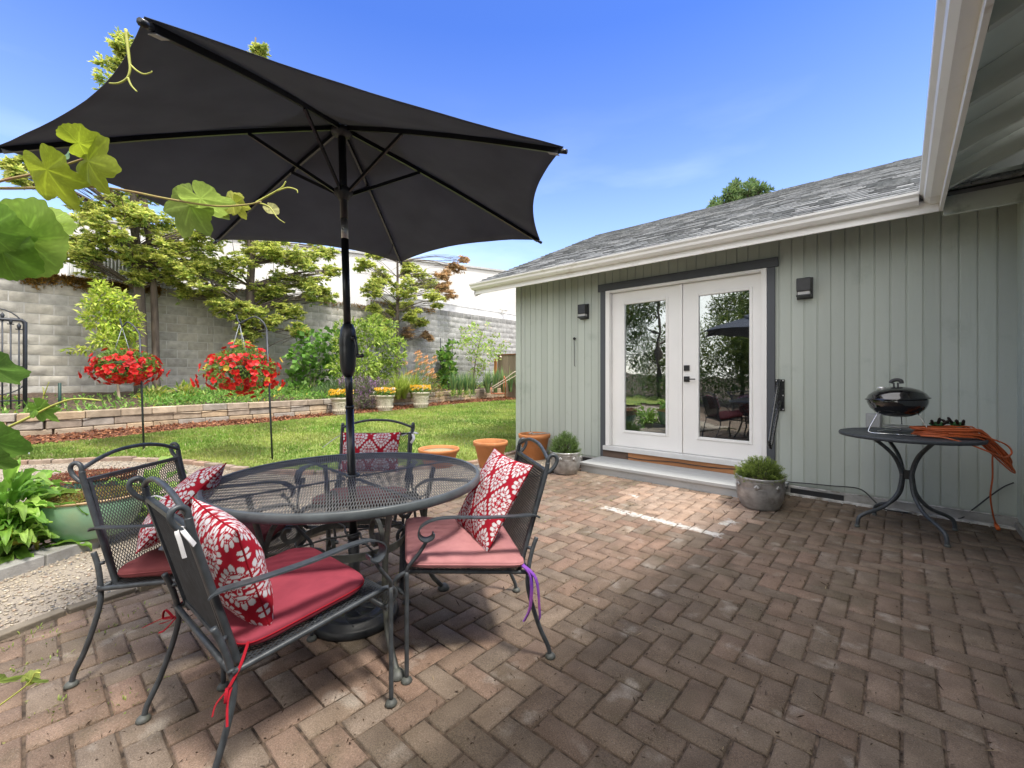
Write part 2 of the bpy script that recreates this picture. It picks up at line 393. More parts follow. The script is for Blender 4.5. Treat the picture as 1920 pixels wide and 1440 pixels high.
m5 = n.new('ShaderNodeMixRGB'); l(sp1, m5.inputs[0]); l(mw.outputs[0], m5.inputs[1]); m5.inputs[2].default_value = (.40, .36, .31, 1)
sp2 = mathn('MULTIPLY', mathn('MINIMUM', mathn('MAXIMUM', mathn('MULTIPLY', mathn('SUBTRACT', n4.outputs['Fac'], .64), 14), 0), 1), .55)
n5 = n.new('ShaderNodeTexNoise'); n5.inputs['Scale'].default_value = 190; n5.inputs['Detail'].default_value = 4; n5.inputs['Roughness'].default_value = .7; l(geo.outputs['Position'], n5.inputs['Vector'])
gr5 = n.new('ShaderNodeMapRange'); gr5.inputs['From Min'].default_value = .3; gr5.inputs['From Max'].default_value = .7; gr5.inputs['To Min'].default_value = .55; gr5.inputs['To Max'].default_value = 1.4; l(n5.outputs['Fac'], gr5.inputs['Value'])
m5b = n.new('ShaderNodeVectorMath'); m5b.operation = 'SCALE'; l(m5.outputs[0], m5b.inputs[0]); l(gr5.outputs[0], m5b.inputs['Scale']); m5 = m5b
m6 = n.new('ShaderNodeMixRGB'); l(sp2, m6.inputs[0]); l(m5.outputs[0], m6.inputs[1]); m6.inputs[2].default_value = (.5, .44, .38, 1)
l(m6.outputs[0], b.inputs['Base Color'])
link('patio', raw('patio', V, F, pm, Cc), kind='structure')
# joint sand and soil under the pavers
bm = bmesh.new(); fv = [bm.verts.new((x, y, -.0075)) for x, y in poly]; bm.faces.new(fv); bmesh.ops.triangulate(bm, faces=bm.faces)
me = bpy.data.meshes.new('joint_sand'); bm.to_mesh(me); bm.free(); me.materials.append(mat('joint_sand', (.115, .08, .055), .95, 0, .4, 30, .004, 200))
link('joint_sand', me, kind='structure')
# crumbs of soil, moss and dry stems lying in the joints
N = 420; c = np.stack([rng.uniform(-4.6, .66, N), rng.uniform(-.6, 5.2, N), np.full(N, .003)], 1)
keep = np.array([inside((p[0], p[1]), poly) for p in c]); c = c[keep]; N = len(c); dd = rng.normal(0, 1, (N, 3)); dd[:, 2] = rng.uniform(0, .12, N); nn = np.tile([[0, 0, 1.]], (N, 1))
v, f, k = leafset(c, dd, nn, rng.uniform(.015, .07, N), rng.uniform(.0012, .003, N)); link('straw', raw('straw', v, f, leafm, np.repeat(pick([(.48, .38, .22), (.30, .22, .13), (.18, .12, .08)], N), k, 0)), kind='stuff')
N = 13000; c = np.stack([rng.uniform(-4.6, .66, N), rng.uniform(-.6, 5.2, N), np.zeros(N)], 1)
gx = np.abs((c[:, 0]/bw+.5) % 1-.5); sel = rng.random(N) < .65
c[sel, 0] = np.round(c[sel, 0]/bw)*bw+rng.normal(0, .004, sel.sum()); c[:, 2] = rng.uniform(-.004, .002, N)
keep = np.array([inside((p[0], p[1]), poly) for p in c]); c = c[keep]; N = len(c)
dd = rng.normal(0, 1, (N, 3)); dd[:, 2] = np.abs(dd[:, 2])*.5+.1; nn = rng.normal(0, 1, (N, 3))
leftside = (c[:, 0] < -2.0)
col = np.where((leftside & (rng.random(N) < .45))[:, None], pick([(.22, .30, .06), (.35, .36, .10)], N), pick([(.10, .065, .04), (.07, .045, .03), (.32, .25, .16)], N, [.5, .42, .08]))
v, f, k = leafset(c, dd, nn, rng.uniform(.005, .022, N)*np.where(rng.random(N)<.03, 2.5, 1), rng.uniform(.002, .006, N))
link('joint_moss', raw('joint_moss', v, f, leafm, np.repeat(col, k, 0)), kind='stuff')

# gravel band between lawn and paving
gravm = mat('gravel_bed', (.42, .36, .28), .95, 0, .4, 70, .012, 160, col2=(.26, .22, .18))
PATL = [Vector((-5.2, -3, 0))]+PAT+[Vector((-3.3, 5.15, 0))]
LG = [Vector((-6.2, -5, 0))]+LAWN[:-1]
gb = loft('gravel_bed', PATL, LG, 70, 14, gravm, -.002, .004, kind='structure')
ico = bmesh.new(); bmesh.ops.create_icosphere(ico, subdivisions=1, radius=1); iv = np.array([v_.co[:] for v_ in ico.verts]); jf = np.array([[v_.index for v_ in f_.verts] for f_ in ico.faces]); ico.free()
def pebbles(name, c, s, cols, m, flat=.55, **props):
    N = len(c); a = rng.uniform(0, 2*np.pi, N); sc = np.stack([s*rng.uniform(.8, 1.5, N), s*rng.uniform(.7, 1.1, N), s*flat*rng.uniform(.7, 1.2, N)], 1)
    v = iv[None]*(1+rng.normal(0, .08, (N, len(iv), 1)))*sc[:, None]
    x = v[..., 0]*np.cos(a)[:, None]-v[..., 1]*np.sin(a)[:, None]; y = v[..., 0]*np.sin(a)[:, None]+v[..., 1]*np.cos(a)[:, None]
    v = np.stack([x, y, v[..., 2]], -1)+c[:, None]
    f = (jf[None]+np.arange(N)[:, None, None]*len(iv)).reshape(-1, 3)
    me = raw(name, v.reshape(-1, 3), f, m, np.repeat(cols, len(iv), 0), True); return link(name, me, **props)
A = resample(PATL, 80); B = resample(LG, 80); pts = []
for k in range(70000):
    u = random.random(); vv = random.random(); i = min(int(u*80), 79)
    q = A[i].lerp(A[i+1], u*80-i).lerp(B[i].lerp(B[i+1], u*80-i), vv)
    t = -CB*q.x+CA*q.y; x = CA*q.x+CB*q.y
    if t < .8 or abs(x/t) > 1.25: continue
    if t > 3.4 and random.random() < .35: continue
    pts.append((q.x, q.y, hgt(q.x, q.y)+.002))
c = np.array(pts); N = len(c)
pebbles('gravel', c, rng.uniform(.004, .0095, N), pick([(.46, .39, .29), (.36, .31, .25), (.27, .24, .21), (.52, .47, .38), (.40, .30, .22), (.18, .18, .18)], N, [.32, .27, .14, .11, .1, .06]), mat('pebble', (1, 1, 1), .7, 0, .1, 60, attr=1), kind='stuff')
# mulch chips
A = resample(MUL_L, 80); B = resample(WF_L, 80); pts = []
for k in range(26000):
    u = random.random(); vv = random.random(); i = min(int(u*80), 79)
    q = A[i].lerp(A[i+1], u*80-i).lerp(B[i].lerp(B[i+1], u*80-i), vv)
    t = -CB*q.x+CA*q.y; x = CA*q.x+CB*q.y
    if t < .8 or abs(x/t) > 1.25: continue
    pts.append((q.x, q.y, hgt(q.x, q.y)+.03))
c = np.array(pts); N = len(c); dd = rng.normal(0, 1, (N, 3)); dd[:, 2] *= .3; nn = rng.normal(0, .5, (N, 3)); nn[:, 2] += 1
v, f, k = leafset(c, dd, nn, rng.uniform(.03, .09, N), rng.uniform(.012, .03, N))
link('mulch', raw('mulch', v, f, mat('mulch_chip', (1, 1, 1), .9, 0, .2, 20, attr=1), np.repeat(pick([(.32, .12, .05), (.22, .08, .035), (.13, .05, .03), (.42, .2, .1)], N), k, 0)), kind='stuff')

# edging stones
conm = mat('concrete', (.34, .33, .31), .9, 0, .18, 8, .003, 120, stain=((.2, .19, .15), 5, .52, .7))
edgm = mat('edging_stone', (1, 1, 1), .9, 0, .2, 12, .004, 90, attr=1)
def edging(name, path, lb, wb, h, cols, label, z0=-.02):
    mb = MB(); pts = resample(path, max(2, int(sum((b-a).length for a, b in zip(path, path[1:]))/lb)))
    for a, b in zip(pts, pts[1:]):
        d = b-a; a2 = a+d*.03; b2 = b-d*.03; zz = hgt(a.x, a.y)
        a2 = Vector((a2.x, a2.y, z0+zz+h/2+random.uniform(-.004, .004))); b2 = Vector((b2.x, b2.y, a2.z+random.uniform(-.003, .003)))
        c = Vector(random.choice(cols))*random.uniform(.85, 1.15); mb.bar(a2, b2, wb, h, col=tuple(c))
    o = obj(name, mb, edgm, bevel=.006); return tag(o, label, 'edging')
edging('patio_edging', PATL[1:-1], .27, .06, .045, [(.24, .20, .14), (.21, .17, .12), (.19, .16, .12)], 'low row of tan stone setts between brick patio and gravel')
edging('lawn_edging', LG[1:], .2, .09, .06, [(.40, .27, .2), (.36, .28, .22), (.33, .24, .19)], 'curved row of pinkish bricks along near edge of lawn')
edging('mulch_edging', MUL_L[1:], .35, .05, .05, [(.45, .38, .3), (.4, .34, .28)], 'thin pale edging strip between lawn and bark mulch')
curb = resample([G(-120, 1120), G(75, 1056), G(140, 1032), G(215, 1003), G(300, 972), G(350, 955)], 5)
mb = MB()
for a, b in zip(curb, curb[1:]):
    off = Vector((-.05, .09, 0)); d = (b-a)*.006
    mb.bar(a+off+d+Vector((0, 0, .03)), b+off-d+Vector((0, 0, .03)), .17, .075)
tag(obj('concrete_curb', mb, conm, bevel=.006), 'grey concrete curb under the green glazed pots beside gravel', 'curb')
# weathered brick apron between curb and lawn edging on the left
mb = MB(); ap = [G(-150, 1010), G(75, 1046), G(215, 997), G(345, 950), G(345, 873), G(230, 866), G(117, 872), G(0, 877), G(-150, 886)]
mb.add([Vector((p.x, p.y, .012)) for p in ap], [tuple(range(len(ap)))])
obj('brick_apron', mb, mat('brick_apron', (.30, .20, .15), .9, 0, .3, 7, .004, 60, stain=((.16, .12, .09), 5, .5, .7)), kind='structure')

# ------------------------------------------------------------------ low retaining wall of tumbled blocks
mb = MB(); stone = mat('tumbled_stone', (1, 1, 1), .9, 0, .2, 9, .008, 60, attr=1, stain=((.34, .30, .24), 6, .6, .8))
path = resample(WF_L, 400)
for course in range(3):
    s = 0.
    seg = [(b-a).length for a, b in zip(path, path[1:])]; tot_l = sum(seg); cum = np.concatenate([[0], np.cumsum(seg)])
    pos = -random.random()*.3
    def at_s(s_):
        s_ = min(max(s_, 0), tot_l-1e-4); k = int(np.searchsorted(cum, s_, side='right')-1); k = min(k, len(path)-2)
        return path[k].lerp(path[k+1], (s_-cum[k])/max(seg[k], 1e-6))
    while pos < tot_l:
        wl = random.uniform(.36, .46)
        a = at_s(pos+.004); b = at_s(pos+wl-.004); pos += wl
        if (b-a).length < .05: continue
        hz = hgt(a.x, a.y)-.02+course*.128; k = random.uniform(-.008, .008)
        c = Vector(random.choice([(.56, .42, .27), (.48, .38, .27), (.44, .39, .33), (.58, .46, .33), (.43, .35, .27)]))*random.uniform(.85, 1.12)
        ins = Vector((-.085-course*.012+k, 0, 0))
        mb.bar(Vector((a.x, a.y, hz+.062))+ins, Vector((b.x, b.y, hz+.062))+ins, .17, .121, col=tuple(c))
tag(obj('retaining_wall', mb, stone, bevel=.013), 'low curved tan block retaining wall holding the flower bed', 'retaining wall')

# ------------------------------------------------------------------ tall split-face block wall
WX0 = -12.7; by = [-7, 3.13, 7.4, 19.4]; tops = [3.22, 3.43, 3.63]
blockm = mat('split_face_block', (1, 1, 1), .95, 0, .16, 9, .014, 85, attr=1, detail=9, stain=((.30, .28, .25), 1.1, .62, .9))
def blockwall():
    V = []; F = []; C = []
    nu, nv = 5, 3
    for s in range(3):
        y0, y1, top = by[s], by[s+1], tops[s]; rows = 19
        for r_ in range(rows):
            zt = top-r_*.203; zb = zt-.190
            if zt < .1: break
            y = y0 - (.2 if r_ % 2 else 0)
            while y < y1:
                a = max(y, y0)+.008; b = min(y+.4, y1)-.008; y += .4
                if b-a < .05: continue
                c = Vector((.47, .455, .42))*random.uniform(.84, 1.12); w = random.random()
                c = c.lerp(Vector((.52, .47, .38)), .5*w)
                if s == 2: c = Vector((.45, .445, .43))*random.uniform(.85, 1.1)
                if r_ == 0: c = c*.72
                o = len(V); bulge = random.uniform(.01, .03)
                for j in range(nv+1):
                    for i in range(nu+1):
                        e = (i in (0, nu)) or (j in (0, nv))
                        V.append((WX0+(0 if e else bulge*random.uniform(.3, 1.4)), a+(b-a)*i/nu, zb+(zt-zb)*j/nv)); C.append(c)
                for j in range(nv):
                    for i in range(nu):
                        q = o+j*(nu+1)+i; F.append((q, q+1, q+nu+2, q+nu+1))
    return V, np.array(F), C
V, F, C = blockwall()
bw_ = thing('block_wall', 'tall grey split-face concrete block wall behind the flower bed', 'wall', (WX0, 6, 0))
link('block_face', raw('block_face', V, F, blockm, C), bw_)
mb = MB(); mos = MB()
for s in range(3): mb.box(WX0-.25, WX0-.006, by[s], by[s+1]-.001, 0, tops[s]-.004, (.60, .585, .56))
obj('mortar', mb, mat('mortar', (1, 1, 1), .95, 0, .15, 10, .004, 60, attr=1), bw_)
# orange moss hanging over the coping
seg_ = [(WX(a_, 520, -12.7).y, WX(b_, 520, -12.7).y) for a_, b_ in ((38, 72), (60, 106), (114, 164), (160, 218), (205, 240), (262, 300))]
yy = np.concatenate([rng.uniform(a_, b_, 900) for a_, b_ in seg_]+[rng.uniform(-.5, 10., 2500)]); N = len(yy); dn = np.where(np.arange(N) < 5400, .35+.2*np.sin(yy*9), np.array([noise.noise(Vector((a*1.9, 4, 0))) for a in yy]))
keep = rng.random(N) < np.clip(.55+dn*2.0, .0, 1); yy = yy[keep]; dn = dn[keep]; N = len(yy)
tp = np.where(yy < by[1], tops[0], np.where(yy < by[2], tops[1], tops[2])); c = np.stack([np.full(N, WX0+.02)+rng.uniform(0, .03, N), yy, tp+.01-np.abs(rng.normal(0, .09, N))*(.6+dn)], 1)
dd = rng.normal(0, .6, (N, 3)); dd[:, 0] += .8; dd[:, 2] -= .5; nn = rng.normal(0, 1, (N, 3))
v, f, k = leafset(c, dd, nn, rng.uniform(.035, .075, N), rng.uniform(.02, .045, N))
link('moss', raw('moss', v, f, leafm, np.repeat(pick([(.34, .18, .04), (.42, .25, .05), (.22, .14, .04), (.26, .2, .06)], N), k, 0)), bw_)

# ------------------------------------------------------------------ pale commercial building beyond the wall
stucco = mat('white_stucco', (.62, .61, .59), .9, 0, .06, .8, .014, 26, stain=((.50, .49, .46), .5, .5, .75))
wb = thing('stucco_building', 'large plain white stucco building rising beyond the block wall', 'building', (-16, 6, 0))
a = Vector((-23.7, -10.5)); b = Vector((-11.8, 22.3)); nrm = Vector((-(b-a).y, (b-a).x)).normalized()*10
mb = MB(); q = [(a.x, a.y), (b.x, b.y), (b.x+nrm.x, b.y+nrm.y), (a.x+nrm.x, a.y+nrm.y)]
mb.add([(x, y, 0) for x, y in q]+[(x, y, 6.2) for x, y in q], [(0, 1, 5, 4), (1, 2, 6, 5), (2, 3, 7, 6), (3, 0, 4, 7), (4, 5, 6, 7), (0, 3, 2, 1)])
obj('wall', mb, stucco, wb)
mb = MB(); mb.bar((a.x, a.y, 6.235), (b.x, b.y, 6.235), .16, .09); obj('roof_coping', mb, mat('coping', (.42, .42, .41), .5), wb)
mb = MB(); mb.box(-13.05, -12.97, 7.6, 21, 3.2, 3.93); mb.box(-13.05, -12.95, 7.6, 21, 3.93, 3.96)
tag(obj('parapet_flashing', mb, mat('flashing', (.62, .62, .61), .6)), 'pale flashing band running just above the far block wall', 'flashing')
cs = thing('security_camera', 'small white security camera on the stucco above the wall', 'camera', tuple(WX(943, 583, -12.9)))
p = WX(943, 580, -12.9); mb = MB(); d = Vector((.6, .5, -.15)).normalized(); mb.tube([p-d*.15, p+d*.18], .06, 10); obj('body', mb, white, cs)
mb = MB(); mb.tube([p-d*.05, p+Vector((-.02, 0, -.2))], .025, 8); obj('bracket', mb, white, cs)
cp = MB(); y0, y1 = WX(127, 500, -13.1).y, WX(330, 500, -13.1).y; n_ = 60
prof = []
for i in range(n_*2+1):
    yv = y0+(y1-y0)*i/(n_*2); prof.append((-13.1+.03*math.sin(i*math.pi/2.), yv))
vs = [(x, y, 2.6) for x, y in prof]+[(x, y, 4.0-.0*y) for x, y in prof]; m_ = len(prof)
cp.add(vs, [(i, i+1, m_+i+1, m_+i) for i in range(m_-1)], None, True)
o = obj('corrugated_panel', cp, mat('corrugated_metal', (.55, .56, .56), .45, .3, .05, 3)); s_ = o.modifiers.new('t', 'SOLIDIFY'); s_.thickness = .004
tag(o, 'pale corrugated metal panel standing behind the mossy coping', 'metal panel')
# ------------------------------------------------------------------ the house
house = thing('house', 'sage green house with grooved siding and grey shingle roof around the patio', 'house', (-2, 5.22, 0))
sage = mat('sage_siding', (.50, .545, .49), .8, 0, .05, 2.0, .003, 34, stretch=(1, 1, .14), attr=1, stain=((.33, .37, .33), 2.6, .57, .85), col2=(.44, .485, .435))
pitch = .1087; WL = -4.56
def siding(axis, fixed, sgn, a, b, zlo, zhi, m, zf=None):
    """grooved plywood; runs along axis from a to b; outward is sgn"""
    mb = MB(); xs = []; x = b
    prof = []
    while x > a:
        prof += [(x, 0), (max(x-(pitch-.013), a), 0), (max(x-(pitch-.011), a), -.0075), (max(x-(pitch-.001), a), -.0075)]; x -= pitch
    prof.append((a, 0))
    vs = []; cl_ = []; kk = [random.uniform(.90, 1.05) for _ in prof]
    for zz in (zlo, zhi):
        for i_, (u, d) in enumerate(prof):
            q_ = kk[(i_+1)//4]; cl_.append((q_, q_*random.uniform(.985, 1.0), q_))
        for u, d in prof: vs.append((u, fixed+sgn*d, zz) if axis == 'x' else (fixed+sgn*d, u, zz))
    n_ = len(prof); mb.add(vs, [(i, i+1, n_+i+1, n_+i) for i in range(n_-1)]); mb.c = cl_
    return mb
wallp = MB()
def addseg(a, b, z0, z1):
    s = siding('x', WALLY, -1, a, b, z0, z1, sage); wallp.add(s.v, s.f); wallp.c[-len(s.c):] = s.c
DX0, DX1 = -2.985, -1.03
addseg(WL, DX0, .09, 2.74); addseg(DX1, WALLX, .09, 2.74)
s = siding('x', WALLY, -1, DX0, DX1, 2.30, 2.74, sage); wallp.add(s.v, s.f)
obj('garden_wall_siding', wallp, sage, house)
s = siding('y', WALLX, -1, -4.5, WALLY, .06, 2.74, sage); obj('side_wall_siding', s, sage, house)
mb = MB(); mb.box(WL, WL+.12, WALLY+.012, 11.8, .09, 2.6); mb.add([(WL, WALLY+.012, 2.6), (WL, 11.8, 2.6), (WL, 8.5, 4.1)], [(0, 1, 2)])
mb.box(WL+.0, DX0, WALLY+.012, WALLY+.1, .0, 2.7); mb.box(DX1, WALLX+.1, WALLY+.012, WALLY+.1, .0, 2.7); mb.box(WALLX+.012, WALLX+.1, -4.5, WALLY+.01, .0, 2.7)
mb.box(DX0, DX1, WALLY+.012, WALLY+.1, 2.31, 2.7)
obj('wall_core', mb, sage, house)
mb = MB(); mb.box(WL-.012, WL+.09, WALLY-.016, WALLY-.001, .07, 2.7); obj('corner_trim', mb, sage, house, bevel=.003)
mb = MB(); mb.box(WL+.02, WALLX, WALLY-.06, WALLY+.008, -.05, .072); mb.box(WALLX-.02, WALLX+.05, -4.5, WALLY-.062, -.05, .05)
obj('foundation', mb, conm, house)
ven = MB(); va, vb = WY(1482, 905, 5.15), WY(1582, 935, 5.15)
ven.box(va.x, vb.x, 5.152, 5.158, .005, .062); obj('crawl_vent', ven, black, house); ven = MB(); va, vb = WY(1092, 862, 5.15), WY(1124, 862, 5.15); ven.box(va.x, vb.x, 5.152, 5.158, .0, .07)
obj('crawl_vent', ven, black, house)
mb = MB(); mb.box(-1.0, WALLX, 5.10, 5.158, -.02, .012); mb.box(-1.0, WALLX, WALLY-.028, WALLY-.0605+.03, .074, .083)
obj('flashing', mb, mat('old_flashing', (.62, .61, .58), .7, 0, .25, 14, stain=((.2, .17, .13), 9, .5, .65)), house)

# roof of the garden wing: overlapping shingle courses
shing = mat('shingle', (1, 1, 1), .95, 0, .25, 25, .003, 300, attr=1)
EY, EZ, RY, RZ = 4.66, 2.60, 8.49, 4.31; RX0, RX1 = -5.03, 1.4
mb = MB(); nc = 30; sl_ = (RZ-EZ)/(RY-EY); slen = math.hypot(RY-EY, RZ-EZ); ua = Vector((0, RY-EY, RZ-EZ))/slen; un = Vector((0, -ua.z, ua.y))
for i in range(nc):
    s0 = slen*i/nc-.01; s1 = slen*(i+1)/nc+.012; x = RX0-random.random()*.2
    while x < RX1:
        w_ = random.choice((.12, .17, .2, .25)); xa = max(x, RX0+random.uniform(-.004, .004)); xb = min(x+w_, RX1); x += w_
        if xb-xa < .02: continue
        c = Vector(random.choice([(.27, .28, .285), (.235, .245, .25), (.31, .32, .325), (.34, .345, .345), (.21, .215, .22)]))*random.uniform(.9, 1.1)
        th = random.choice((.010, .016)); dd = random.uniform(-.006, .006)
        base = Vector((0, EY, EZ)); pts = []
        for xx in (xa+.0015, xb-.0015):
            for s, h in ((s0+dd, .012+th), (s1, .012), (s1, .0), (s0+dd, .0)): pts.append(base+ua*s+un*h+Vector((xx, 0, 0)))
        mb.add(pts, [(0, 1, 5, 4), (3, 0, 4, 7), (0, 3, 2, 1), (4, 5, 6, 7)], tuple(c))
obj('shingle_roof', mb, shing, house)
mb = MB(); th = .1
mb.add([(RX0+.01, EY+.07, EZ), (RX0+.01, RY, RZ-.02), (RX0+.01, RY*2-EY-.1, EZ), (RX1, EY+.07, EZ), (RX1, RY, RZ-.02), (RX1, RY*2-EY-.1, EZ),
        (RX0+.01, EY+.07, EZ-.03), (RX0+.01, RY, RZ-.05), (RX0+.01, RY*2-EY-.1, EZ-.03), (RX1, EY+.07, EZ-.03), (RX1, RY, RZ-.05), (RX1, RY*2-EY-.1, EZ-.03)],
       [(0, 3, 4, 1), (1, 4, 5, 2), (6, 7, 10, 9), (7, 8, 11, 10), (0, 1, 7, 6), (1, 2, 8, 7), (0, 6, 9, 3), (2, 5, 11, 8)])
obj('roof_deck', mb, mat('roof_back', (.14, .145, .15), .95, 0, .2, 10), house)
mb = MB(); mb.extrude([(EY+.075, EZ-.16), (EY+.075, EZ-.02), (RY, RZ-.06), (RY, RZ-.2)], RX0-.0, RX0+.022); obj('rake_board', mb, gutm, house)
# gutters and fascia boards (the inner corner where the two eaves meet)
GY, GX = 4.735, .215
gp = lambda o, s: [(o, 2.535), (o-s*.055, 2.535), (o-s*.085, 2.56), (o-s*.092, 2.585), (o-s*.115, 2.605), (o-s*.118, 2.622), (o-s*.108, 2.622), (o-s*.106, 2.61), (o-s*.08, 2.59), (o-s*.05, 2.545), (o-s*.008, 2.545), (o, 2.62)]
mb = MB(); mb.extrude(gp(GY, 1), RX0, GX-.117); obj('garden_gutter', mb, gutm, house)
mb = MB(); mb.extrude([(a_, b_) for a_, b_ in gp(GX, 1)], -4.5, GY-.0, axis='y'); obj('side_gutter', mb, gutm, house)
for k in range(7):
    xx = RX0+.05+k*.85; obj('gutter_strap', MB().box(xx, xx+.03, GY-.117, GY-.002, 2.6225, 2.6245), gutm, house)

mb = MB(); mb.box(RX0, GX-.001, GY+.0, GY+.02, 2.472, 2.60); obj('garden_fascia', mb, gutm, house, bevel=.002)
mb = MB(); mb.box(GX+.0, GX+.022, 2.845, GY+.022, 2.472, 2.60); mb.box(GX, GX+.022, -4.5, 2.838, 2.475, 2.60)
obj('side_fascia', mb, mat('white_fascia', (.82, .80, .76), .6, 0, .06, 4, .0006, 60, stretch=(1, .2, 1), stain=((.38, .30, .22), 5, .60, .8)), house, bevel=.002)
# main roof over the right: boards above exposed rafters
SL = .46; mb = MB()
def rz_(x, o=0.): return 2.60+(x-GX)*SL+o
mb.add([(GX+.0, -4.5, rz_(GX)), (GX, 8.3, rz_(GX)), (4.2, 8.3, rz_(4.2)), (4.2, -4.5, rz_(4.2)), (GX, -4.5, rz_(GX, .03)), (GX, 8.3, rz_(GX, .03)), (4.2, 8.3, rz_(4.2, .03)), (4.2, -4.5, rz_(4.2, .03))],
       [(0, 1, 2, 3), (4, 7, 6, 5), (0, 4, 5, 1), (0, 3, 7, 4), (1, 5, 6, 2)])
obj('soffit_board', mb, mat('soffit_paint', (.60, .65, .61), .8, 0, .06, 3, .001, 50), house)
raf = mat('rafter_paint', (.50, .54, .50), .85, 0, .08, 4, .0012, 60, stretch=(.2, 1, 1), stain=((.2, .22, .19), 6, .58, .8))
for k in range(12):
    y = 4.20-k*.61; mb = MB()
    mb.extrude([(GX+.024, rz_(GX+.024, -.135)), (GX+.024, rz_(GX+.024, -.001)), (WALLX+.01, rz_(WALLX+.01, -.001)), (WALLX+.01, rz_(WALLX+.01, -.135))], y, y+.042, axis='y')
    mb.v = mb.v
    obj('rafter', mb, raf, house, bevel=.003)
mb = MB(); mb.box(GX+.024, WALLX, 4.758, 4.80, 2.44, 2.60)
mb.box(WALLX-.02, WALLX-.001, -4.5, 5.1, 2.66, 2.74); mb.box(GX+.05, WALLX-.03, 4.80, 4.815, 2.60, 2.72)
obj('ledger_board', mb, raf, house, bevel=.003)

# ---- french doors
char = mat('charcoal_trim', (.075, .083, .095), .6, 0, .06, 4, .0012, 80, stretch=(1, 1, .3))
dw = mat('door_paint', (.86, .855, .84), .35, 0, .02, 2)
mb = MB(); mb.box(-3.045, -2.965, WALLY-.022, WALLY-.0015, .10, 2.325); mb.box(-1.058, -.985, WALLY-.022, WALLY-.0015, .10, 2.325)
mb.box(-3.08, -.955, WALLY-.03, WALLY-.0015, 2.327, 2.425); obj('door_trim', mb, char, house, bevel=.003)
fr = obj('door_frame', MB().box(-2.964, -2.905, WALLY-.028, 5.36, .265, 2.326).box(-1.112, -1.059, WALLY-.028, 5.36, .265, 2.326).box(-2.9045, -1.1125, WALLY-.028, 5.36, 2.296, 2.326), dw, house, bevel=.003)
obj('threshold', MB().box(-2.99, -1.04, WALLY-.055, 5.36, .205, .262), mat('sill_metal', (.70, .70, .69), .4, 0, .05, 6), house, bevel=.004)
obj('sill_board', MB().box(-2.63, -1.04, WALLY-.034, 5.30, .112, .203), mat('raw_cedar', (.45, .20, .08), .7, 0, .15, 5, .001, 50, stretch=(.15, 1, 1), stain=((.22, .11, .05), 10, .6, .75)), house, bevel=.002)
obj('sill_board', MB().box(-3.0, -2.635, WALLY-.03, 5.30, .112, .203), mat('old_cedar', (.15, .10, .075), .85, 0, .25, 6, .002, 50, stretch=(.15, 1, 1)), house, bevel=.002)
glass = bpy.data.materials.new('glass'); glass.use_nodes = True; g = glass.node_tree; gb_ = g.nodes['Principled BSDF']
g.nodes.remove(gb_); gl = g.nodes.new('ShaderNodeBsdfGlossy'); gl.inputs['Roughness'].default_value = .0; gl.inputs['Color'].default_value = (.95, .97, 1, 1)
tr = g.nodes.new('ShaderNodeBsdfTransparent'); tr.inputs['Color'].default_value = (.62, .70, .66, 1)
fz = g.nodes.new('ShaderNodeFresnel'); fz.inputs['IOR'].default_value = 1.5
ml = g.nodes.new('ShaderNodeMath'); ml.operation = 'MULTIPLY_ADD'; ml.inputs[1].default_value = 2.0; ml.inputs[2].default_value = .22; ml.use_clamp = True
wv = g.nodes.new('ShaderNodeTexNoise'); wv.inputs['Scale'].default_value = 1.7; wv.inputs['Detail'].default_value = 2
gtc = g.nodes.new('ShaderNodeTexCoord'); g.links.new(gtc.outputs['Object'], wv.inputs['Vector'])
bpn = g.nodes.new('ShaderNodeBump'); bpn.inputs['Distance'].default_value = .0035; g.links.new(wv.outputs['Fac'], bpn.inputs['Height']); g.links.new(bpn.outputs[0], gl.inputs['Normal'])
ms_ = g.nodes.new('ShaderNodeMixShader'); g.links.new(fz.outputs[0], ml.inputs[0]); g.links.new(ml.outputs[0], ms_.inputs[0])
g.links.new(tr.outputs[0], ms_.inputs[1]); g.links.new(gl.outputs[0], ms_.inputs[2]); g.links.new(ms_.outputs[0], g.nodes['Material Output'].inputs['Surface'])
def door(x0, x1, gx0, gx1, y, active):
    mb = MB(); z0, z1 = .267, 2.292; gz0, gz1 = .478, 2.127; yb = y+.042
    mb.box(x0, gx0-.03, y, yb, z0, z1); mb.box(gx1+.03, x1, y, yb, z0, z1)
    mb.box(gx0-.03, gx1+.03, y, yb, z0, gz0-.03); mb.box(gx0-.03, gx1+.03, y, yb, gz1+.03, z1)
    d = obj('door', mb, dw, house)
    mb = MB()
    mb.box(gx0-.03, gx0, y-.012, yb-.002, gz0-.03, gz1+.03); mb.box(gx1, gx1+.03, y-.012, yb-.002, gz0-.03, gz1+.03)
    mb.box(gx0+.0005, gx1-.0005, y-.012, yb-.002, gz0-.03, gz0); mb.box(gx0+.0005, gx1-.0005, y-.012, yb-.002, gz1, gz1+.03)
    obj('glazing_bead', mb, dw, d, bevel=.005)
    obj('pane', MB().box(gx0+.001, gx1-.001, y+.014, y+.018, gz0+.001, gz1-.001), glass, d)
    if active:
        hx = x0+.048
        for hz, w_ in ((1.285, .033), (1.153, .033)): obj('lock_plate', MB().box(hx-w_, hx+w_, y-.014, y-.001, hz-w_, hz+w_), black, d, bevel=.002)
        obj('door_handle', MB().tube([(hx, y-.012, 1.153), (hx, y-.052, 1.153)], .011, 12).box(hx-.01, hx+.115, y-.062, y-.05, 1.146, 1.16), black, d, bevel=.002)
    return d
DY = 5.262
door(-2.900, -2.010, -2.717, -2.166, DY, False)
door(-1.958, -1.116, -1.772, -1.238, DY, True)
obj('astragal', MB().box(-2.009, -1.962, DY-.016, DY+.04, .267, 2.292), dw, house, bevel=.004)
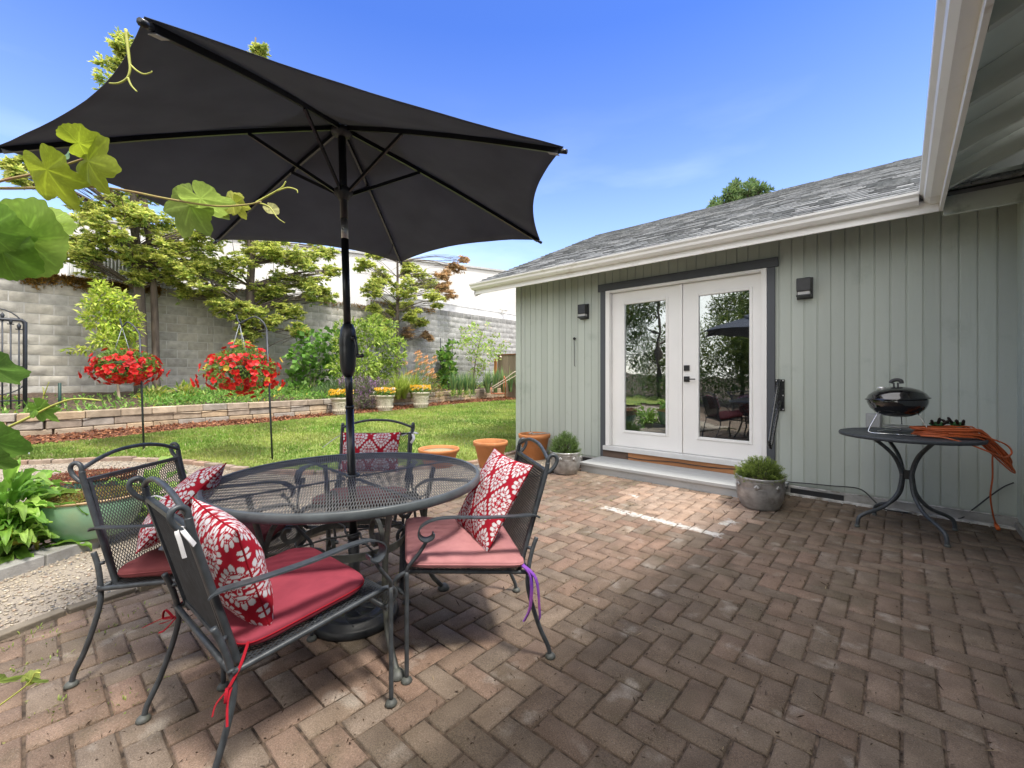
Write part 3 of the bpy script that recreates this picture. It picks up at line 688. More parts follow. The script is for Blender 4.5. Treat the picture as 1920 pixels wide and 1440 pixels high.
# room behind the glass
room = mat('interior_wall', (.30, .29, .26), .9)
mb = MB()
x0, x1, y0, y1, z0, z1 = -4.4, .5, 5.325, 8.6, .25, 2.6
mb.add([(x0, y0+.2, z0), (x1, y0+.2, z0), (x1, y1, z0), (x0, y1, z0), (x0, y0+.2, z1), (x1, y0+.2, z1), (x1, y1, z1), (x0, y1, z1)], [(4, 5, 6, 7), (2, 3, 7, 6), (0, 4, 7, 3), (1, 2, 6, 5)])
obj('interior_wall', mb, room, house)
obj('interior_floor', MB().box(x0, x1, 5.365, y1, .2, .258), mat('wood_floor', (.13, .07, .04), .35, 0, .2, 6, stretch=(.3, 3, 1)), house)
cur_ = thing('curtain', 'pale green curtain hanging inside the left glass door', 'curtain', (-2.72, 5.45, .3))
mb = MB(); mb.grid(lambda u, v: (-2.95+.62*u*(1-.35*math.sin(v*math.pi*.6)), 5.47+.03*math.sin(u*38)+.02*math.sin(v*3), 2.2-1.9*v), 90, 12)
obj('drape', mb, mat('curtain_cloth', (.40, .55, .48), .8, trans=.3), cur_)
obj('rod', MB().tube([(-3.2, 5.47, 2.23), (-.9, 5.47, 2.23)], .012), black, cur_)
ch = thing('armchair', 'brown armchair inside the room behind the right glass door', 'armchair', (-1.15, 6.2, .258))
brn = mat('armchair_leather', (.16, .075, .05), .5)
obj('seat', MB().box(-1.5, -.75, 5.9, 6.6, .38, .68), brn, ch, bevel=.05)
obj('backrest', MB().box(-1.5, -.75, 6.5, 6.72, .5, 1.25), brn, ch, bevel=.06)
obj('armrest', MB().box(-1.63, -1.505, 5.9, 6.7, .3, .85), brn, ch, bevel=.04); obj('armrest', MB().box(-.745, -.62, 5.9, 6.7, .3, .85), brn, ch, bevel=.04)

# wooden step
stepm = mat('grey_deck_paint', (.43, .44, .44), .7, 0, .06, 4, .0014, 60, stretch=(.12, 2, 2), stain=((.26, .26, .25), 7, .58, .8))
st = thing('door_step', 'long low grey painted wooden step in front of the french doors', 'step', (-2, 4.9, 0))
for k in range(4):
    y0 = 4.645+k*.137; obj('tread_board', MB().box(-3.02, -.86, y0, y0+.133, .077, .112), stepm, st, bevel=.004)
obj('riser', MB().box(-3.005, -.875, 4.662, 4.70, -.01, .076).box(-3.005, -2.97, 4.705, 5.15, -.01, .076), stepm, st, bevel=.003)

# wall lamps
def wall_lamp(x, z, label):
    t = thing('wall_lamp', label, 'wall lamp', (x, WALLY, z), group='square black wall lamps')
    obj('back_plate', MB().box(x-.068, x+.068, WALLY-.022, WALLY-.001, z-.105, z+.105), black, t, bevel=.003)
    obj('shade', MB().box(x-.06, x+.06, WALLY-.10, WALLY-.023, z-.035, z+.095), black, t, bevel=.006)
    obj('diffuser', MB().box(x-.05, x+.05, WALLY-.085, WALLY-.023, z-.07, z-.037), mat('frosted_glass', (.5, .5, .48), .4), t)
    obj('drip_tray', MB().extrude([(WALLY-.023, z-.10), (WALLY-.10, z-.085), (WALLY-.10, z-.07), (WALLY-.023, z-.072)], x-.062, x+.062), black, t, bevel=.002)
wall_lamp(-3.30, 2.085, 'black square wall lamp nearer the far corner, left of the doors')
wall_lamp(-.725, 2.065, 'black square wall lamp right of the doors above the folded rail')
# hook with thin hanging rod
t = thing('wall_hook', 'thin black rod hanging from a small hook on the siding', 'hook', (-3.46, WALLY, 1.72))
obj('knob', MB().lathe([(0, .02), (.014, .015), (.022, 0), (.014, -.015), (0, -.02)], (-3.46, WALLY-.025, 1.72), 12), black, t)
obj('rod', MB().tube([(-3.46, WALLY-.03, 1.71), (-3.462, WALLY-.02, 1.34), (-3.45, WALLY-.02, 1.325)], .004, 6), black, t)
# folded grab rail
t = thing('grab_rail', 'black folded steel grab rail bolted beside the right door', 'hand rail', (-.945, WALLY, 1))
rm = mat('rail_steel', (.02, .022, .025), .25, .0, .1, 20, coat=.4)
pl = obj('wall_plate', MB().box(-.984, -.90, WALLY-.012, WALLY-.001, .83, 1.155), rm, t)
for bx, bz in ((-.972, 1.142), (-.912, 1.142), (-.912, .99), (-.912, .845), (-.972, .845)):
    obj('bolt', MB().tube([(bx, WALLY-.013, bz), (bx, WALLY-.018, bz)], .008, 8), mat('bolt_steel', (.8, .8, .8), .3, .8), pl)
path = smooth_path([(-.945, 5.195, 1.13), (-.947, 5.14, 1.10), (-.952, 4.80, .62), (-.952, 4.775, .55), (-.95, 4.80, .51), (-.945, 4.84, .53), (-.938, 5.13, .88), (-.935, 5.195, .92)], 7)
obj('tube_rail', MB().tube(path, .0165, 12), rm, t)
# outlet box, low cable
p = WY(1640, 788, WALLY); t = thing('outlet_box', 'small grey outdoor outlet box on the siding behind the grill', 'outlet', tuple(p))
obj('box', MB().box(p.x-.062, p.x+.05, WALLY-.05, WALLY-.001, p.z-.07, p.z+.065), mat('outlet_grey', (.33, .34, .34), .5), t, bevel=.005)
obj('cover', MB().box(p.x-.052, p.x+.04, WALLY-.062, WALLY-.051, p.z-.06, p.z+.055), mat('outlet_lid', (.40, .41, .41), .5), t, bevel=.004)
cab = [(1452, 896, 5.20), (1475, 903, 5.20), (1520, 907, 5.20), (1560, 911, 5.2), (1600, 914, 5.2), (1620, 921, 5.19), (1640, 940, 5.14), (1656, 954, 5.0)]
pts = [WY(*q) for q in cab]+[G(1700, 963), G(1740, 964), G(1790, 960)]+[WY(1823, 956, 5.2), WY(1850, 935, 5.2), WY(1880, 914, 5.2), WY(1901, 905, 5.2)]
for q in pts:
    q.z = max(q.z, .008)
    if q.z < .085: q.y = min(q.y, 5.145)
tag(obj('low_cable', MB().tube(smooth_path(pts, 5), .0055, 6), mat('cable_black', (.03, .03, .032), .5)), 'thin black cable sagging along the foot of the siding', 'cable')
pts = [WY(1173, 856, 5.18), WY(1205, 862, 5.18), WY(1260, 866, 5.18), WY(1300, 872, 5.18), WY(1340, 877, 5.18), WY(1385, 880, 5.18)]
cc = tag(obj('sill_cable', MB().tube(smooth_path(pts, 5), .005, 6), mat('cable_black')), 'thin dark cable clipped to the orange board under the doors', 'cable')

# tree far behind the ridge and board fence at the back
# ------------------------------------------------------------------ patio furniture
def diamond(mb, fn, wu, wv, du, dv, r=.0013, steps=1, mask=None):
    """expanded metal: two families of diagonal strands over a surface fn(x, y) with x in [0,wu], y in [0,wv]"""
    for s in (1, -1):
        slope = dv/du
        n0 = int(math.ceil((wu*slope+wv)/dv))+1
        for k in range(-1, n0+1):
            # line y = s*slope*x + c
            c = k*dv if s == -1 else k*dv-wu*slope
            xs = []
            for x in (0, wu): 
                y = s*slope*x+c
                if -1e-9 <= y <= wv+1e-9: xs.append(x)
            for y in (0, wv):
                x = (y-c)/(s*slope)
                if 0 < x < wu: xs.append(x)
            if len(xs) < 2: continue
            a, b = min(xs), max(xs)
            if b-a < 1e-3: continue
            m = max(1, int(steps*abs(b-a)*slope/wv+.99)) if steps > 1 else 1
            pts = [fn(a+(b-a)*i/m, min(max(s*slope*(a+(b-a)*i/m)+c, 0), wv)) for i in range(m+1)]
            mb.tube(pts, r, 4, cap=False, flat=(2*r, 1.6*r))
    return mb
def chair(loc, rz, label):
    t = thing('patio_chair', label, 'chair', (0, 0, 0), group='wrought iron chairs around the patio table')
    def sf(x, y):   # seat surface, x in 0..0.53, y along the seat from back to the rolled front
        xx = x-.265
        if y < .44: return Vector((xx, .03+y, .372+.046*y/.44+.0))
        a = (y-.44)/.06; return Vector((xx, .47+.06*math.sin(min(a, 2.6)), .418-.06*(1-math.cos(min(a, 2.6)))))
    mb = MB(); diamond(mb, lambda x, y: sf(x, y), .53, .58, .013, .022, steps=26); obj('seat_mesh', mb, meshm, t, True)
    mb = MB(); r = .0095
    for sx in (-1, 1):
        mb.tube(smooth_path([(sx*.275, .0, .365), (sx*.278, .2, .388), (sx*.278, .40, .410), (sx*.275, .49, .417), (sx*.268, .535, .395), (sx*.26, .545, .36), (sx*.24, .52, .322)], 5), r, 8)
        mb.tube([(sx*.30, .5, .335), (sx*.262, .53, .345)], .008, 6)
    mb.tube([(-.275, .0, .365), (.275, .0, .365)], r, 8); mb.tube([(-.24, .52, .322), (.24, .52, .322)], r, 8)
    mb.tube([(-.27, .25, .384), (.27, .25, .384)], .007, 6)
    obj('seat_frame', mb, iron, t, True)
    bf = lambda x, y: Vector((x-.225, .02-.115*y/.42, .39+y*.97))
    mb = MB(); diamond(mb, bf, .45, .40, .013, .022); obj('back_mesh', mb, meshm, t, True)
    mb = MB()
    for sx in (-1, 1):
        mb.tube(smooth_path([(sx*.232, .03, .36), (sx*.236, .005, .45), (sx*.242, -.052, .65), (sx*.247, -.086, .775), (sx*.248, -.093, .815)], 5), .0105, 8)
        # teardrop loop curling back from the post top
        mb.tube(smooth_path([(sx*.248, -.093, .81), (sx*.248, -.096, .833), (sx*.249, -.11, .847), (sx*.251, -.128, .842), (sx*.252, -.134, .824), (sx*.251, -.124, .80), (sx*.249, -.105, .78), (sx*.247, -.088, .77)], 5), .0085, 8)
        mb.bar((sx*.228, .018, .39), (sx*.228, -.088, .78), .012, .018, up=(0, 1, 0))
    mb.bar((-.24, -.087, .777), (.24, -.087, .777), .018, .014); mb.bar((-.235, .02, .392), (.235, .02, .392), .016, .012)
    obj('back_frame', mb, iron, t, True)
    mb = MB(); mb.tube(smooth_path([(-.248, -.095, .822), (-.22, -.098, .832), (-.15, -.102, .856), (-.06, -.105, .872), (.06, -.105, .872), (.15, -.102, .856), (.22, -.098, .832), (.248, -.095, .822)], 5), .0085, 8)
    obj('top_rail', mb, iron, t, True)
    for sx in (-1, 1):
        mb = MB()
        mb.tube(smooth_path([(sx*.25, -.045, .585), (sx*.262, -.02, .60), (sx*.292, .07, .610), (sx*.315, .2, .622), (sx*.322, .32, .634), (sx*.322, .40, .630), (sx*.320, .448, .604), (sx*.318, .452, .570), (sx*.318, .428, .552), (sx*.318, .402, .562), (sx*.318, .398, .578)], 6), 0, flat=(.037, .0055))
        mb.tube(smooth_path([(sx*.318, .425, .549), (sx*.317, .435, .53), (sx*.315, .455, .50), (sx*.308, .49, .455), (sx*.30, .50, .425), (sx*.30, .50, .40)], 5), .0075, 8)
        obj('armrest', mb, iron, t, True)
        mb = MB(); mb.tube(smooth_path([(sx*.30, .5, .43), (sx*.30, .50, .30), (sx*.302, .50, .15), (sx*.302, .50, .012)], 4), [.0085]*12+[.0075], 8)
        lg = obj('leg', mb, iron, t, True)
        obj('glide', MB().lathe([(0, .0), (.02, .001), (.0225, .007), (.018, .015), (.008, .022), (0, .022)], (sx*.302, .5, 0), 12), ironold, lg, True)
        mb = MB(); mb.tube(smooth_path([(sx*.256, -.040, .50), (sx*.258, -.022, .455), (sx*.266, -.004, .39), (sx*.274, .005, .32), (sx*.28, -.01, .24), (sx*.286, -.045, .13), (sx*.291, -.08, .05), (sx*.292, -.088, .01)], 5), .0095, 8)
        mb.tube([(sx*.258, -.022, .455), (sx*.243, -.006, .455)], .007, 6); mb.tube([(sx*.27, -.0, .372), (sx*.276, .0, .366)], .011, 6)
        lg = obj('leg', mb, iron, t, True)
        obj('glide', MB().lathe([(0, .0), (.02, .001), (.0225, .007), (.018, .015), (.008, .022), (0, .022)], (sx*.292, -.09, 0), 12), ironold, lg, True)
    t.location = loc; t.rotation_euler = (0, 0, rz); return t
def facing(fx, ft):
    w_ = cw(fx, ft); return math.atan2(-w_.x, w_.y)
CH = {'a': ((-.989, 1.387), (.64, .77), 'wrought iron patio chair seen from behind at the front, holding a crimson seat cushion'),
      'b': ((-1.60, 1.965), (1., .0), 'wrought iron patio chair beside the gravel, with dusky wine red seat cushion'),
      'c': ((.006, 2.106), (-.972, -.235), 'wrought iron patio chair facing left with faded pink seat cushion and purple ribbons'),
      'd': ((-.96, 3.03), (.05, -1.), 'wrought iron patio chair on the far side of the table, its back to the lawn')}
base = None; CM = {}
for k, (lc, fc, lab) in CH.items():
    loc = cw(*lc); rz = facing(*fc)
    if base is None: base = chair(loc, rz, lab); o = base
    else:
        o = copytree(base); o.location = loc; o.rotation_euler = (0, 0, rz); o['label'] = lab
    CM[k] = Matrix.Translation(loc) @ Matrix.Rotation(rz, 4, 'Z')

def puff(w, d, T, nu, ex=6., pinch=0., wr=.0, colf=None, seed=0, edge=.004):
    """closed cushion; returns verts, faces, colours, local x,y in the plane"""
    V = []; F = []; C = []; w_ = nu+1
    for side in (1, -1):
        for j in range(nu+1):
            for i in range(nu+1):
                u = -1+2*i/nu; v = -1+2*j/nu
                u2 = math.copysign(1-(1-abs(u))**1.35, u); v2 = math.copysign(1-(1-abs(v))**1.35, v)
                x = w/2*u2*(1-pinch*(1-v2*v2)); y = d/2*v2*(1-pinch*(1-u2*u2))
                if ex > 3:   # round the plan's corners
                    k_ = (abs(u2)**ex+abs(v2)**ex)**(1/ex); m_ = max(abs(u2), abs(v2)); f_ = m_/k_ if k_ > 0 else 1; x *= f_; y *= f_
                h = T*((1-u2**2*(abs(u2)**(1.6 if ex > 3 else .6)))*(1-v2**2*(abs(v2)**(1.6 if ex > 3 else .6))))**(.55 if ex > 3 else .62)
                nzv = noise.noise(Vector((x*9, y*9, side*3+seed)))+.5*noise.noise(Vector((x*22, y*22, side*3+seed)))
                pk = .006*math.sin(46*(x if abs(v2) > abs(u2) else y)+seed*2+3*noise.noise(Vector((x*6, y*6, seed))))*max(0, max(abs(u2), abs(v2))-.72)*3.2*(1-max(abs(u2), abs(v2))**12) if ex > 3 else 0
                V.append((x, y, side*(edge+h*(1+wr*nzv)+pk))); C.append(colf(x, y, side) if colf else (1, 1, 1))
    n2 = w_*w_
    for s in (0, 1):
        for j in range(nu):
            for i in range(nu):
                q = s*n2+j*w_+i; f = (q, q+1, q+w_+1, q+w_); F.append(f if s == 0 else f[::-1])
    rim = [i for i in range(w_)]+[j*w_+nu for j in range(1, w_)]+[nu*w_+i for i in range(nu-1, -1, -1)]+[j*w_ for j in range(nu-1, 0, -1)]
    for a, b in zip(rim, rim[1:]+rim[:1]): F.append((a, a+n2, b+n2, b))
    return V, F, C, [((V[i][0]), V[i][1], 0) for i in rim]
def cushion(M, w, d, T, m, label, cat='seat cushion', tie=None, colf=None, nu=60, ex=7., pinch=0., wr=.14, seed=0, pipe=None, group=None, edge=.009, ties=(), tiecol=None):
    org = M @ Vector((0, 0, 0)); t = thing('seat_cushion' if cat == 'seat cushion' else 'throw_pillow', label, cat, org, group=group)
    V, F, C, rim = puff(w, d, T, nu, ex, pinch, wr, colf, seed, edge)
    V = [M @ Vector(p) for p in V]
    link('cover', raw('cover', V, F, m, C, True), t)
    if pipe:
        for zz in (0,):
            obj('piping', MB().tube([M @ Vector((x, y, zz)) for x, y, _ in rim[::2]], .0028, 6, closed=True), pipe, t)
    for pth, wd in ties:
        mb = MB(); mb.tube(smooth_path(pth, 5), 0, flat=(wd, wd*.25)); obj('tie', mb, tiecol or pipe or m, t)
    return t
def fabric(name, col, col2, bump=.0006): return mat(name, col, .9, 0, .1, 14, bump, 900, col2=col2, spec=.15)
red = fabric('crimson_canvas', (.30, .05, .072), (.24, .04, .06)); wine = fabric('wine_canvas', (.23, .065, .068), (.19, .052, .056))
pink = fabric('faded_pink_canvas', (.44, .20, .20), (.37, .16, .165)); redp = fabric('red_piping', (.33, .012, .022), (.27, .01, .02))
def damask(x, y, side):
    cx_, cy_ = .158, .20; a = x/cx_; b = y/cy_
    # half-drop lattice of ogee medallions
    best = None
    i0, j0 = round(a), round(b); cands = [(i0, j0)]+[(math.floor(a)+.5, math.floor(b)+.5), (math.floor(a)+.5, math.floor(b)-.5+1)]
    for ci, cj in ((round(a), round(b)), (math.floor(a)+.5, math.floor(b)+.5)):
        dx, dy = (a-ci)*2, (b-cj)*2; r = (abs(dx)**1.25+abs(dy)**1.25)**(1/1.25)
        if best is None or r < best[0]: best = (r, dx, dy)
    r, dx, dy = best; th = math.atan2(dy, dx); rr = math.hypot(dx, dy)
    w = 0
    s = abs(math.sin(th*9)); rn = r/.80
    if .72 < rn < 1.0: w = s > .36+max(0, (rn-.88)*4)
    elif .64 < rn <= .68: w = abs(math.sin(th*14)) > .6
    elif .40 < rn <= .60: w = abs(math.sin(th*5+(rn-.4)*9*math.copysign(1, dx*dy))) > .55
    elif rn <= .36:
        q = abs(math.cos(2*th)); w = (q*.36 > rn*.95 and not (q*.22 > rn-.09 and rn > .08 and q > .8 and rn < .24)) or rn < .05
    return (.66, .65, .67) if w else (.37, .012, .028)
pillm = mat('damask_cotton', (1, 1, 1), .9, 0, .03, 20, .0005, 900, attr=1, spec=.15)
LX = lambda M, p: M @ Vector(p)
tilt = math.atan2(.046, .44)
def seatM(k, x=0, y=.27, z=.425, rz=0.): return CM[k] @ Matrix.Translation((x, y, z)) @ Matrix.Rotation(tilt, 4, 'X') @ Matrix.Rotation(rz, 4, 'Z')
def bow(M, p, s, a, drop):
    p = Vector(p); return [([LX(M, p), LX(M, p+Vector((s*.03, -.02, -.02))), LX(M, p+Vector((s*.05+a, -.03, -drop)))], .006),
                           ([LX(M, p), LX(M, p+Vector((-s*.005, -.035, -.03))), LX(M, p+Vector((s*.01, -.05, -drop*.8)))], .006),
                           ([LX(M, p+Vector((0, -.01, .0))), LX(M, p+Vector((s*.04, -.025, .02))), LX(M, p+Vector((s*.045, -.03, -.01))), LX(M, p+Vector((0, -.012, -.002)))], .008)]
cushion(seatM('a', 0, .238, .428), .51, .43, .030, red, 'plump crimson seat cushion on the chair nearest the camera', pipe=redp, seed=1,
        ties=bow(CM['a'], (-.272, -.0, .33), -1, -.05, .05)+bow(CM['a'], (.275, -.0, .33), 1, .01, .065)+[([LX(CM['a'], (.25, .05, .42)), LX(CM['a'], (.28, .02, .38)), LX(CM['a'], (.28, -.01, .33))], .008), ([LX(CM['a'], (-.25, .05, .42)), LX(CM['a'], (-.275, .0, .36)), LX(CM['a'], (-.272, -.0, .33))], .008), ([LX(CM['a'], (-.272, -.0, .33)), LX(CM['a'], (-.33, -.03, .315)), LX(CM['a'], (-.41, -.07, .27))], .009)], tiecol=redp)
cushion(seatM('b', .0, .25, .432), .53, .46, .034, wine, 'dusky wine red seat cushion on the chair beside the gravel', pipe=wine, seed=2, wr=.15)
cushion(seatM('c', -.02, .26, .430), .56, .49, .022, pink, 'sun faded pink seat cushion tied with purple ribbons', pipe=pink, seed=3, wr=.16, ex=12,
        ties=[([LX(CM['c'], (-.28, .03, .40)), LX(CM['c'], (-.31, .0, .36)), LX(CM['c'], (-.315, .005, .24)), LX(CM['c'], (-.31, .03, .18))], .02),
              ([LX(CM['c'], (-.28, .03, .40)), LX(CM['c'], (-.315, -.02, .35)), LX(CM['c'], (-.315, -.035, .22)), LX(CM['c'], (-.305, -.04, .18))], .018)],
        tiecol=mat('purple_ribbon', (.13, .04, .42), .5, 0, .3, 14, col2=(.33, .09, .36)))
cushion(seatM('d', .0, .25, .430), .52, .46, .028, wine, 'wine red seat cushion on the far chair, seen through the tabletop', pipe=wine, seed=4)
tieW = mat('white_ribbon', (.72, .71, .72), .7, 0, .05, 10)
def backM(k, x, y, z, lean, roll=0., yaw=0.):   # plane of a pillow leaning on the back: local x across, local y up
    return CM[k] @ Matrix.Translation((x, y, z)) @ Matrix.Rotation(yaw, 4, 'Z') @ Matrix.Rotation(R(90)+lean, 4, 'X') @ Matrix.Rotation(roll, 4, 'Z')
PG = 'red and white damask pillows on the patio chairs'
def pillow(M, label, w=.42, h=.42, T=.062, ties=(), seed=0, nu=150):
    return cushion(M, w, h, T, pillm, label, 'pillow', colf=damask, nu=nu, ex=2., pinch=.07, wr=.10, seed=seed, pipe=redp, group=PG, edge=.001, ties=ties, tiecol=tieW)
A_ = CM['a']
pillow(backM('a', .06, .065, .592, R(17), R(-4)), 'damask pillow with a white tie, above the crimson cushion of the front chair', w=.39, h=.37, T=.075, seed=5,
       ties=[([LX(A_, (.235, -.10, .79)), LX(A_, (.255, -.12, .79)), LX(A_, (.262, -.115, .76)), LX(A_, (.262, -.105, .715))], .010), ([LX(A_, (.25, -.11, .79)), LX(A_, (.272, -.10, .77)), LX(A_, (.27, -.085, .745))], .012), ([LX(A_, (-.23, -.09, .78)), LX(A_, (-.22, -.07, .785)), LX(A_, (-.19, -.05, .775))], .008)])
e1_ = Vector((-.55, .45, .70)).normalized(); e2_ = Vector((-.75, -.62, -.19)); e2_ = (e2_-e1_*e2_.dot(e1_)).normalized(); e1_.normalize(); e3_ = e1_.cross(e2_)
cB = Vector((.035, .137, .624))
MBp = CM['b'] @ Matrix.Translation(cB) @ Matrix((e1_, e2_, e3_)).transposed().to_4x4()
pillow(MBp, 'damask pillow slumped above the wine red cushion by the gravel', seed=6, T=.07)
pillow(backM('c', -.0, .11, .62, R(31), R(2), R(13)), 'damask pillow leaning above the faded pink cushion', w=.43, h=.42, seed=7, T=.055)
D_ = CM['d']
pillow(backM('d', .02, .01, .665, R(16)), 'damask pillow tied with white ribbons to the far chair', w=.40, h=.27, T=.05, seed=8,
       ties=[([LX(D_, (.2, -.07, .76)), LX(D_, (.25, -.10, .77)), LX(D_, (.30, -.06, .74)), LX(D_, (.36, -.03, .69))], .018), ([LX(D_, (-.18, -.07, .765)), LX(D_, (-.24, -.10, .785)), LX(D_, (-.29, -.06, .78))], .02), ([LX(D_, (-.25, -.09, .78)), LX(D_, (-.27, -.03, .75)), LX(D_, (-.25, -.02, .72))], .018)])

# ---- round table with expanded metal top
TC = cw(-.771, 2.113); TZ = .712; TR = .612
t = thing('patio_table', 'round wrought iron patio table with mesh top in the middle of the chairs', 'table', TC)
mb = MB(); ang = math.atan2(*reversed(cw(.30, -1.)[:2]))   # long axis of the diamonds
ca, sa = math.cos(ang), math.sin(ang)
def chord(mb, nx, ny, c, r, z, w_):
    if abs(c) >= r-.002: return
    h_ = math.sqrt(r*r-c*c); px, py = nx*c, ny*c; tx, ty = -ny, nx; segs = [(-h_, h_)]
    if abs(c) < .03: q = math.sqrt(.03**2-c*c); segs = [(-h_, -q), (q, h_)]
    for a, b in segs:
        A = TC+Vector((px+tx*a, py+ty*a, z)); B = TC+Vector((px+tx*b, py+ty*b, z)); mb.tube([A, B], w_, 4, cap=False, flat=(2*w_, w_))
half = R(6)
for s in (-1, 1):
    a2 = ang+s*half; nx, ny = -math.sin(a2), math.cos(a2); k = 0
    for k in range(-60, 61): chord(mb, nx, ny, k*.0104, TR-.012, TZ-.004+s*.0008, .0017)
obj('tabletop_mesh', mb, mat('table_mesh', (.10, .098, .09), .6, 0, .2, 9), t)
mb = MB(); mb.lathe([(TR-.016, TZ+.0), (TR-.004, TZ+.003), (TR+.002, TZ-.003), (TR+.003, TZ-.03), (TR-.004, TZ-.036), (TR-.010, TZ-.03), (TR-.012, TZ-.008), (TR-.016, TZ)], TC, 96)
obj('rim', mb, mat('table_rim', (.085, .098, .105), .45, 0, .15, 14, stain=((.04, .045, .05), 9, .55, .75)), t)
mb = MB(); mb.lathe([(.024, TZ+.002), (.034, TZ+.003), (.034, TZ-.008), (.024, TZ-.008), (.024, TZ+.002)], TC, 24)
obj('umbrella_ring', mb, iron, t)
mb = MB()
for k in range(2):
    a = ang+.5+k*math.pi/2; d = Vector((math.cos(a), math.sin(a), 0))*(TR-.014)
    for s in (-1, 1): mb.bar(TC+d*.06*s+Vector((0, 0, TZ-.013)), TC+d*s+Vector((0, 0, TZ-.013)), .022, .004)
obj('cross_bar', mb, iron, t)
u0 = cw(.633, -.774)
for k in range(4):
    a = math.atan2(u0.y, u0.x)+k*math.pi/2; d = Vector((math.cos(a), math.sin(a), 0)); q = lambda r, z: TC+d*r+Vector((0, 0, z))
    mb = MB(); mb.tube(smooth_path([q(.44, TZ-.02), q(.425, .62), q(.392, .48), q(.382, .34), q(.39, .22), (q(.425, .11)), q(.475, .045), q(.503, .012)], 6), .0125, 10)
    lg = obj('leg', mb, ironold, t)
    obj('glide', MB().lathe([(0, .0), (.03, .001), (.034, .01), (.026, .022), (.012, .034), (0, .034)], q(.504, 0), 16), ironold, lg)
    sp_ = [q(.385, .36), q(.372, .45), q(.345, .53), q(.30, .57), q(.255, .555), q(.235, .51), q(.25, .465), q(.285, .455), q(.305, .48), q(.295, .507), q(.275, .503)]
    obj('scroll', MB().tube(smooth_path(sp_, 6), 0, flat=(.02, .009)), ironold, lg)
    sp_ = [q(.38, .25), q(.35, .30), q(.315, .305), q(.295, .28), q(.30, .25), q(.322, .245), q(.33, .262)]
    obj('scroll', MB().tube(smooth_path(sp_, 6), 0, flat=(.02, .009)), ironold, lg)
mb = MB(); c_ = [TC+Vector((.25*math.cos(a), .25*math.sin(a), .405)) for a in np.linspace(0, 2*math.pi, 49)[:-1]]
mb.tube(c_, 0, closed=True, flat=(.006, .034), up=(0, 0, 1))
for k in range(4):
    a = math.atan2(u0.y, u0.x)+k*math.pi/2; d = Vector((math.cos(a), math.sin(a), 0)); mb.tube([TC+d*.25+Vector((0, 0, .405)), TC+d*.385+Vector((0, 0, .42))], .007, 6)
    dd_ = Vector((-d.y, d.x, 0)); mb.tube([TC+d*.25+Vector((0, 0, .42)), TC+d*.12+Vector((0, 0, .43)), TC+d*.026+dd_*.026+Vector((0, 0, .43)), TC-d*.026+dd_*.026+Vector((0, 0, .43))], .0045, 6)
obj('hoop', mb, ironold, t)

# ---- umbrella: pole stands in its base and passes the table
hub = cw(-.832, 2.13, 2.405); foot = cw(-.770, 2.15, .0)
um = thing('patio_umbrella', 'large dark charcoal umbrella with black pole rising through the patio table', 'umbrella', foot)
pz = lambda z: foot.lerp(hub, z/hub.z)
pbl = mat('umbrella_pole', (.012, .013, .016), .32, .2, .1, 10, coat=.2)
obj('lower_pole', MB().tube([pz(.3), pz(1.04)], .0195, 20).tube([pz(1.04), pz(1.22)], .0175, 20).tube([pz(1.03), pz(1.045)], .021, 20), pbl, um)
obj('upper_pole', MB().tube([pz(1.4), pz(1.86)], .0175, 20).tube([pz(1.96), pz(2.39)], .0185, 20), pbl, um)
obj('tilt_joint', MB().tube([pz(1.862), pz(1.958)], .0165, 16).tube([pz(1.90)-cw(0, .02), pz(1.90)+cw(0, .02)], .005, 8), mat('brushed_steel', (.5, .5, .5), .35, .9, .1, 60), um)
hs = MB(); q = pz(1.32); hs.lathe([(0, .125), (.022, .125), (.026, .118), (.036, .095), (.0405, .055), (.041, .02), (.039, .0), (.0395, -.004), (.0385, -.03), (.036, -.08), (.031, -.11), (.022, -.13), (0, -.13)], q, 28)
hh = obj('crank_housing', hs, mat('crank_plastic', (.02, .023, .027), .3, 0, .1, 10), um)
ax = cw(.8, -.6).normalized(); s_ = q+ax*.040+Vector((0, 0, .052)); e_ = s_+ax*.016
obj('crank_handle', MB().tube([s_-ax*.01, e_], .014, 12).tube(smooth_path([e_, e_+ax*.012+Vector((0, 0, -.03)), e_+ax*.022+Vector((0, 0, -.085))], 4), .0075, 8).tube([e_+ax*.018+Vector((0, 0, -.088)), e_+ax*.030+Vector((0, 0, -.088)), e_+ax*.066+Vector((0, 0, -.085))], [.006, .009, .0085], 10), pbl, hh)
nrmv = (cw(-.0035, -.0287)+Vector((0, 0, 1))).normalized(); R0 = 1.168; DR = .336; PH = 3.674
uu = cw(1, 0); uu = (uu-nrmv*uu.dot(nrmv)).normalized(); vv_ = nrmv.cross(uu)
def rib(k, s, sag=0.):
    a = PH+k*math.pi/3; d = math.cos(a)*uu+math.sin(a)*vv_
    bow_ = .014*math.sin(math.pi*min(s, 1))   # the ribs bow gently
    return hub+d*(R0*s)+nrmv*(-DR*R0*s+bow_-sag)
cnv = bpy.data.materials.new('canopy_cloth'); MATS['canopy_cloth'] = cnv
MATS.pop('canopy_cloth'); cnv = mat('canopy_cloth', (.125, .135, .165), .85, 0, .06, 5, .0006, 700, trans=.33, spec=.15)
mb = MB(); NR, NS = 14, 14
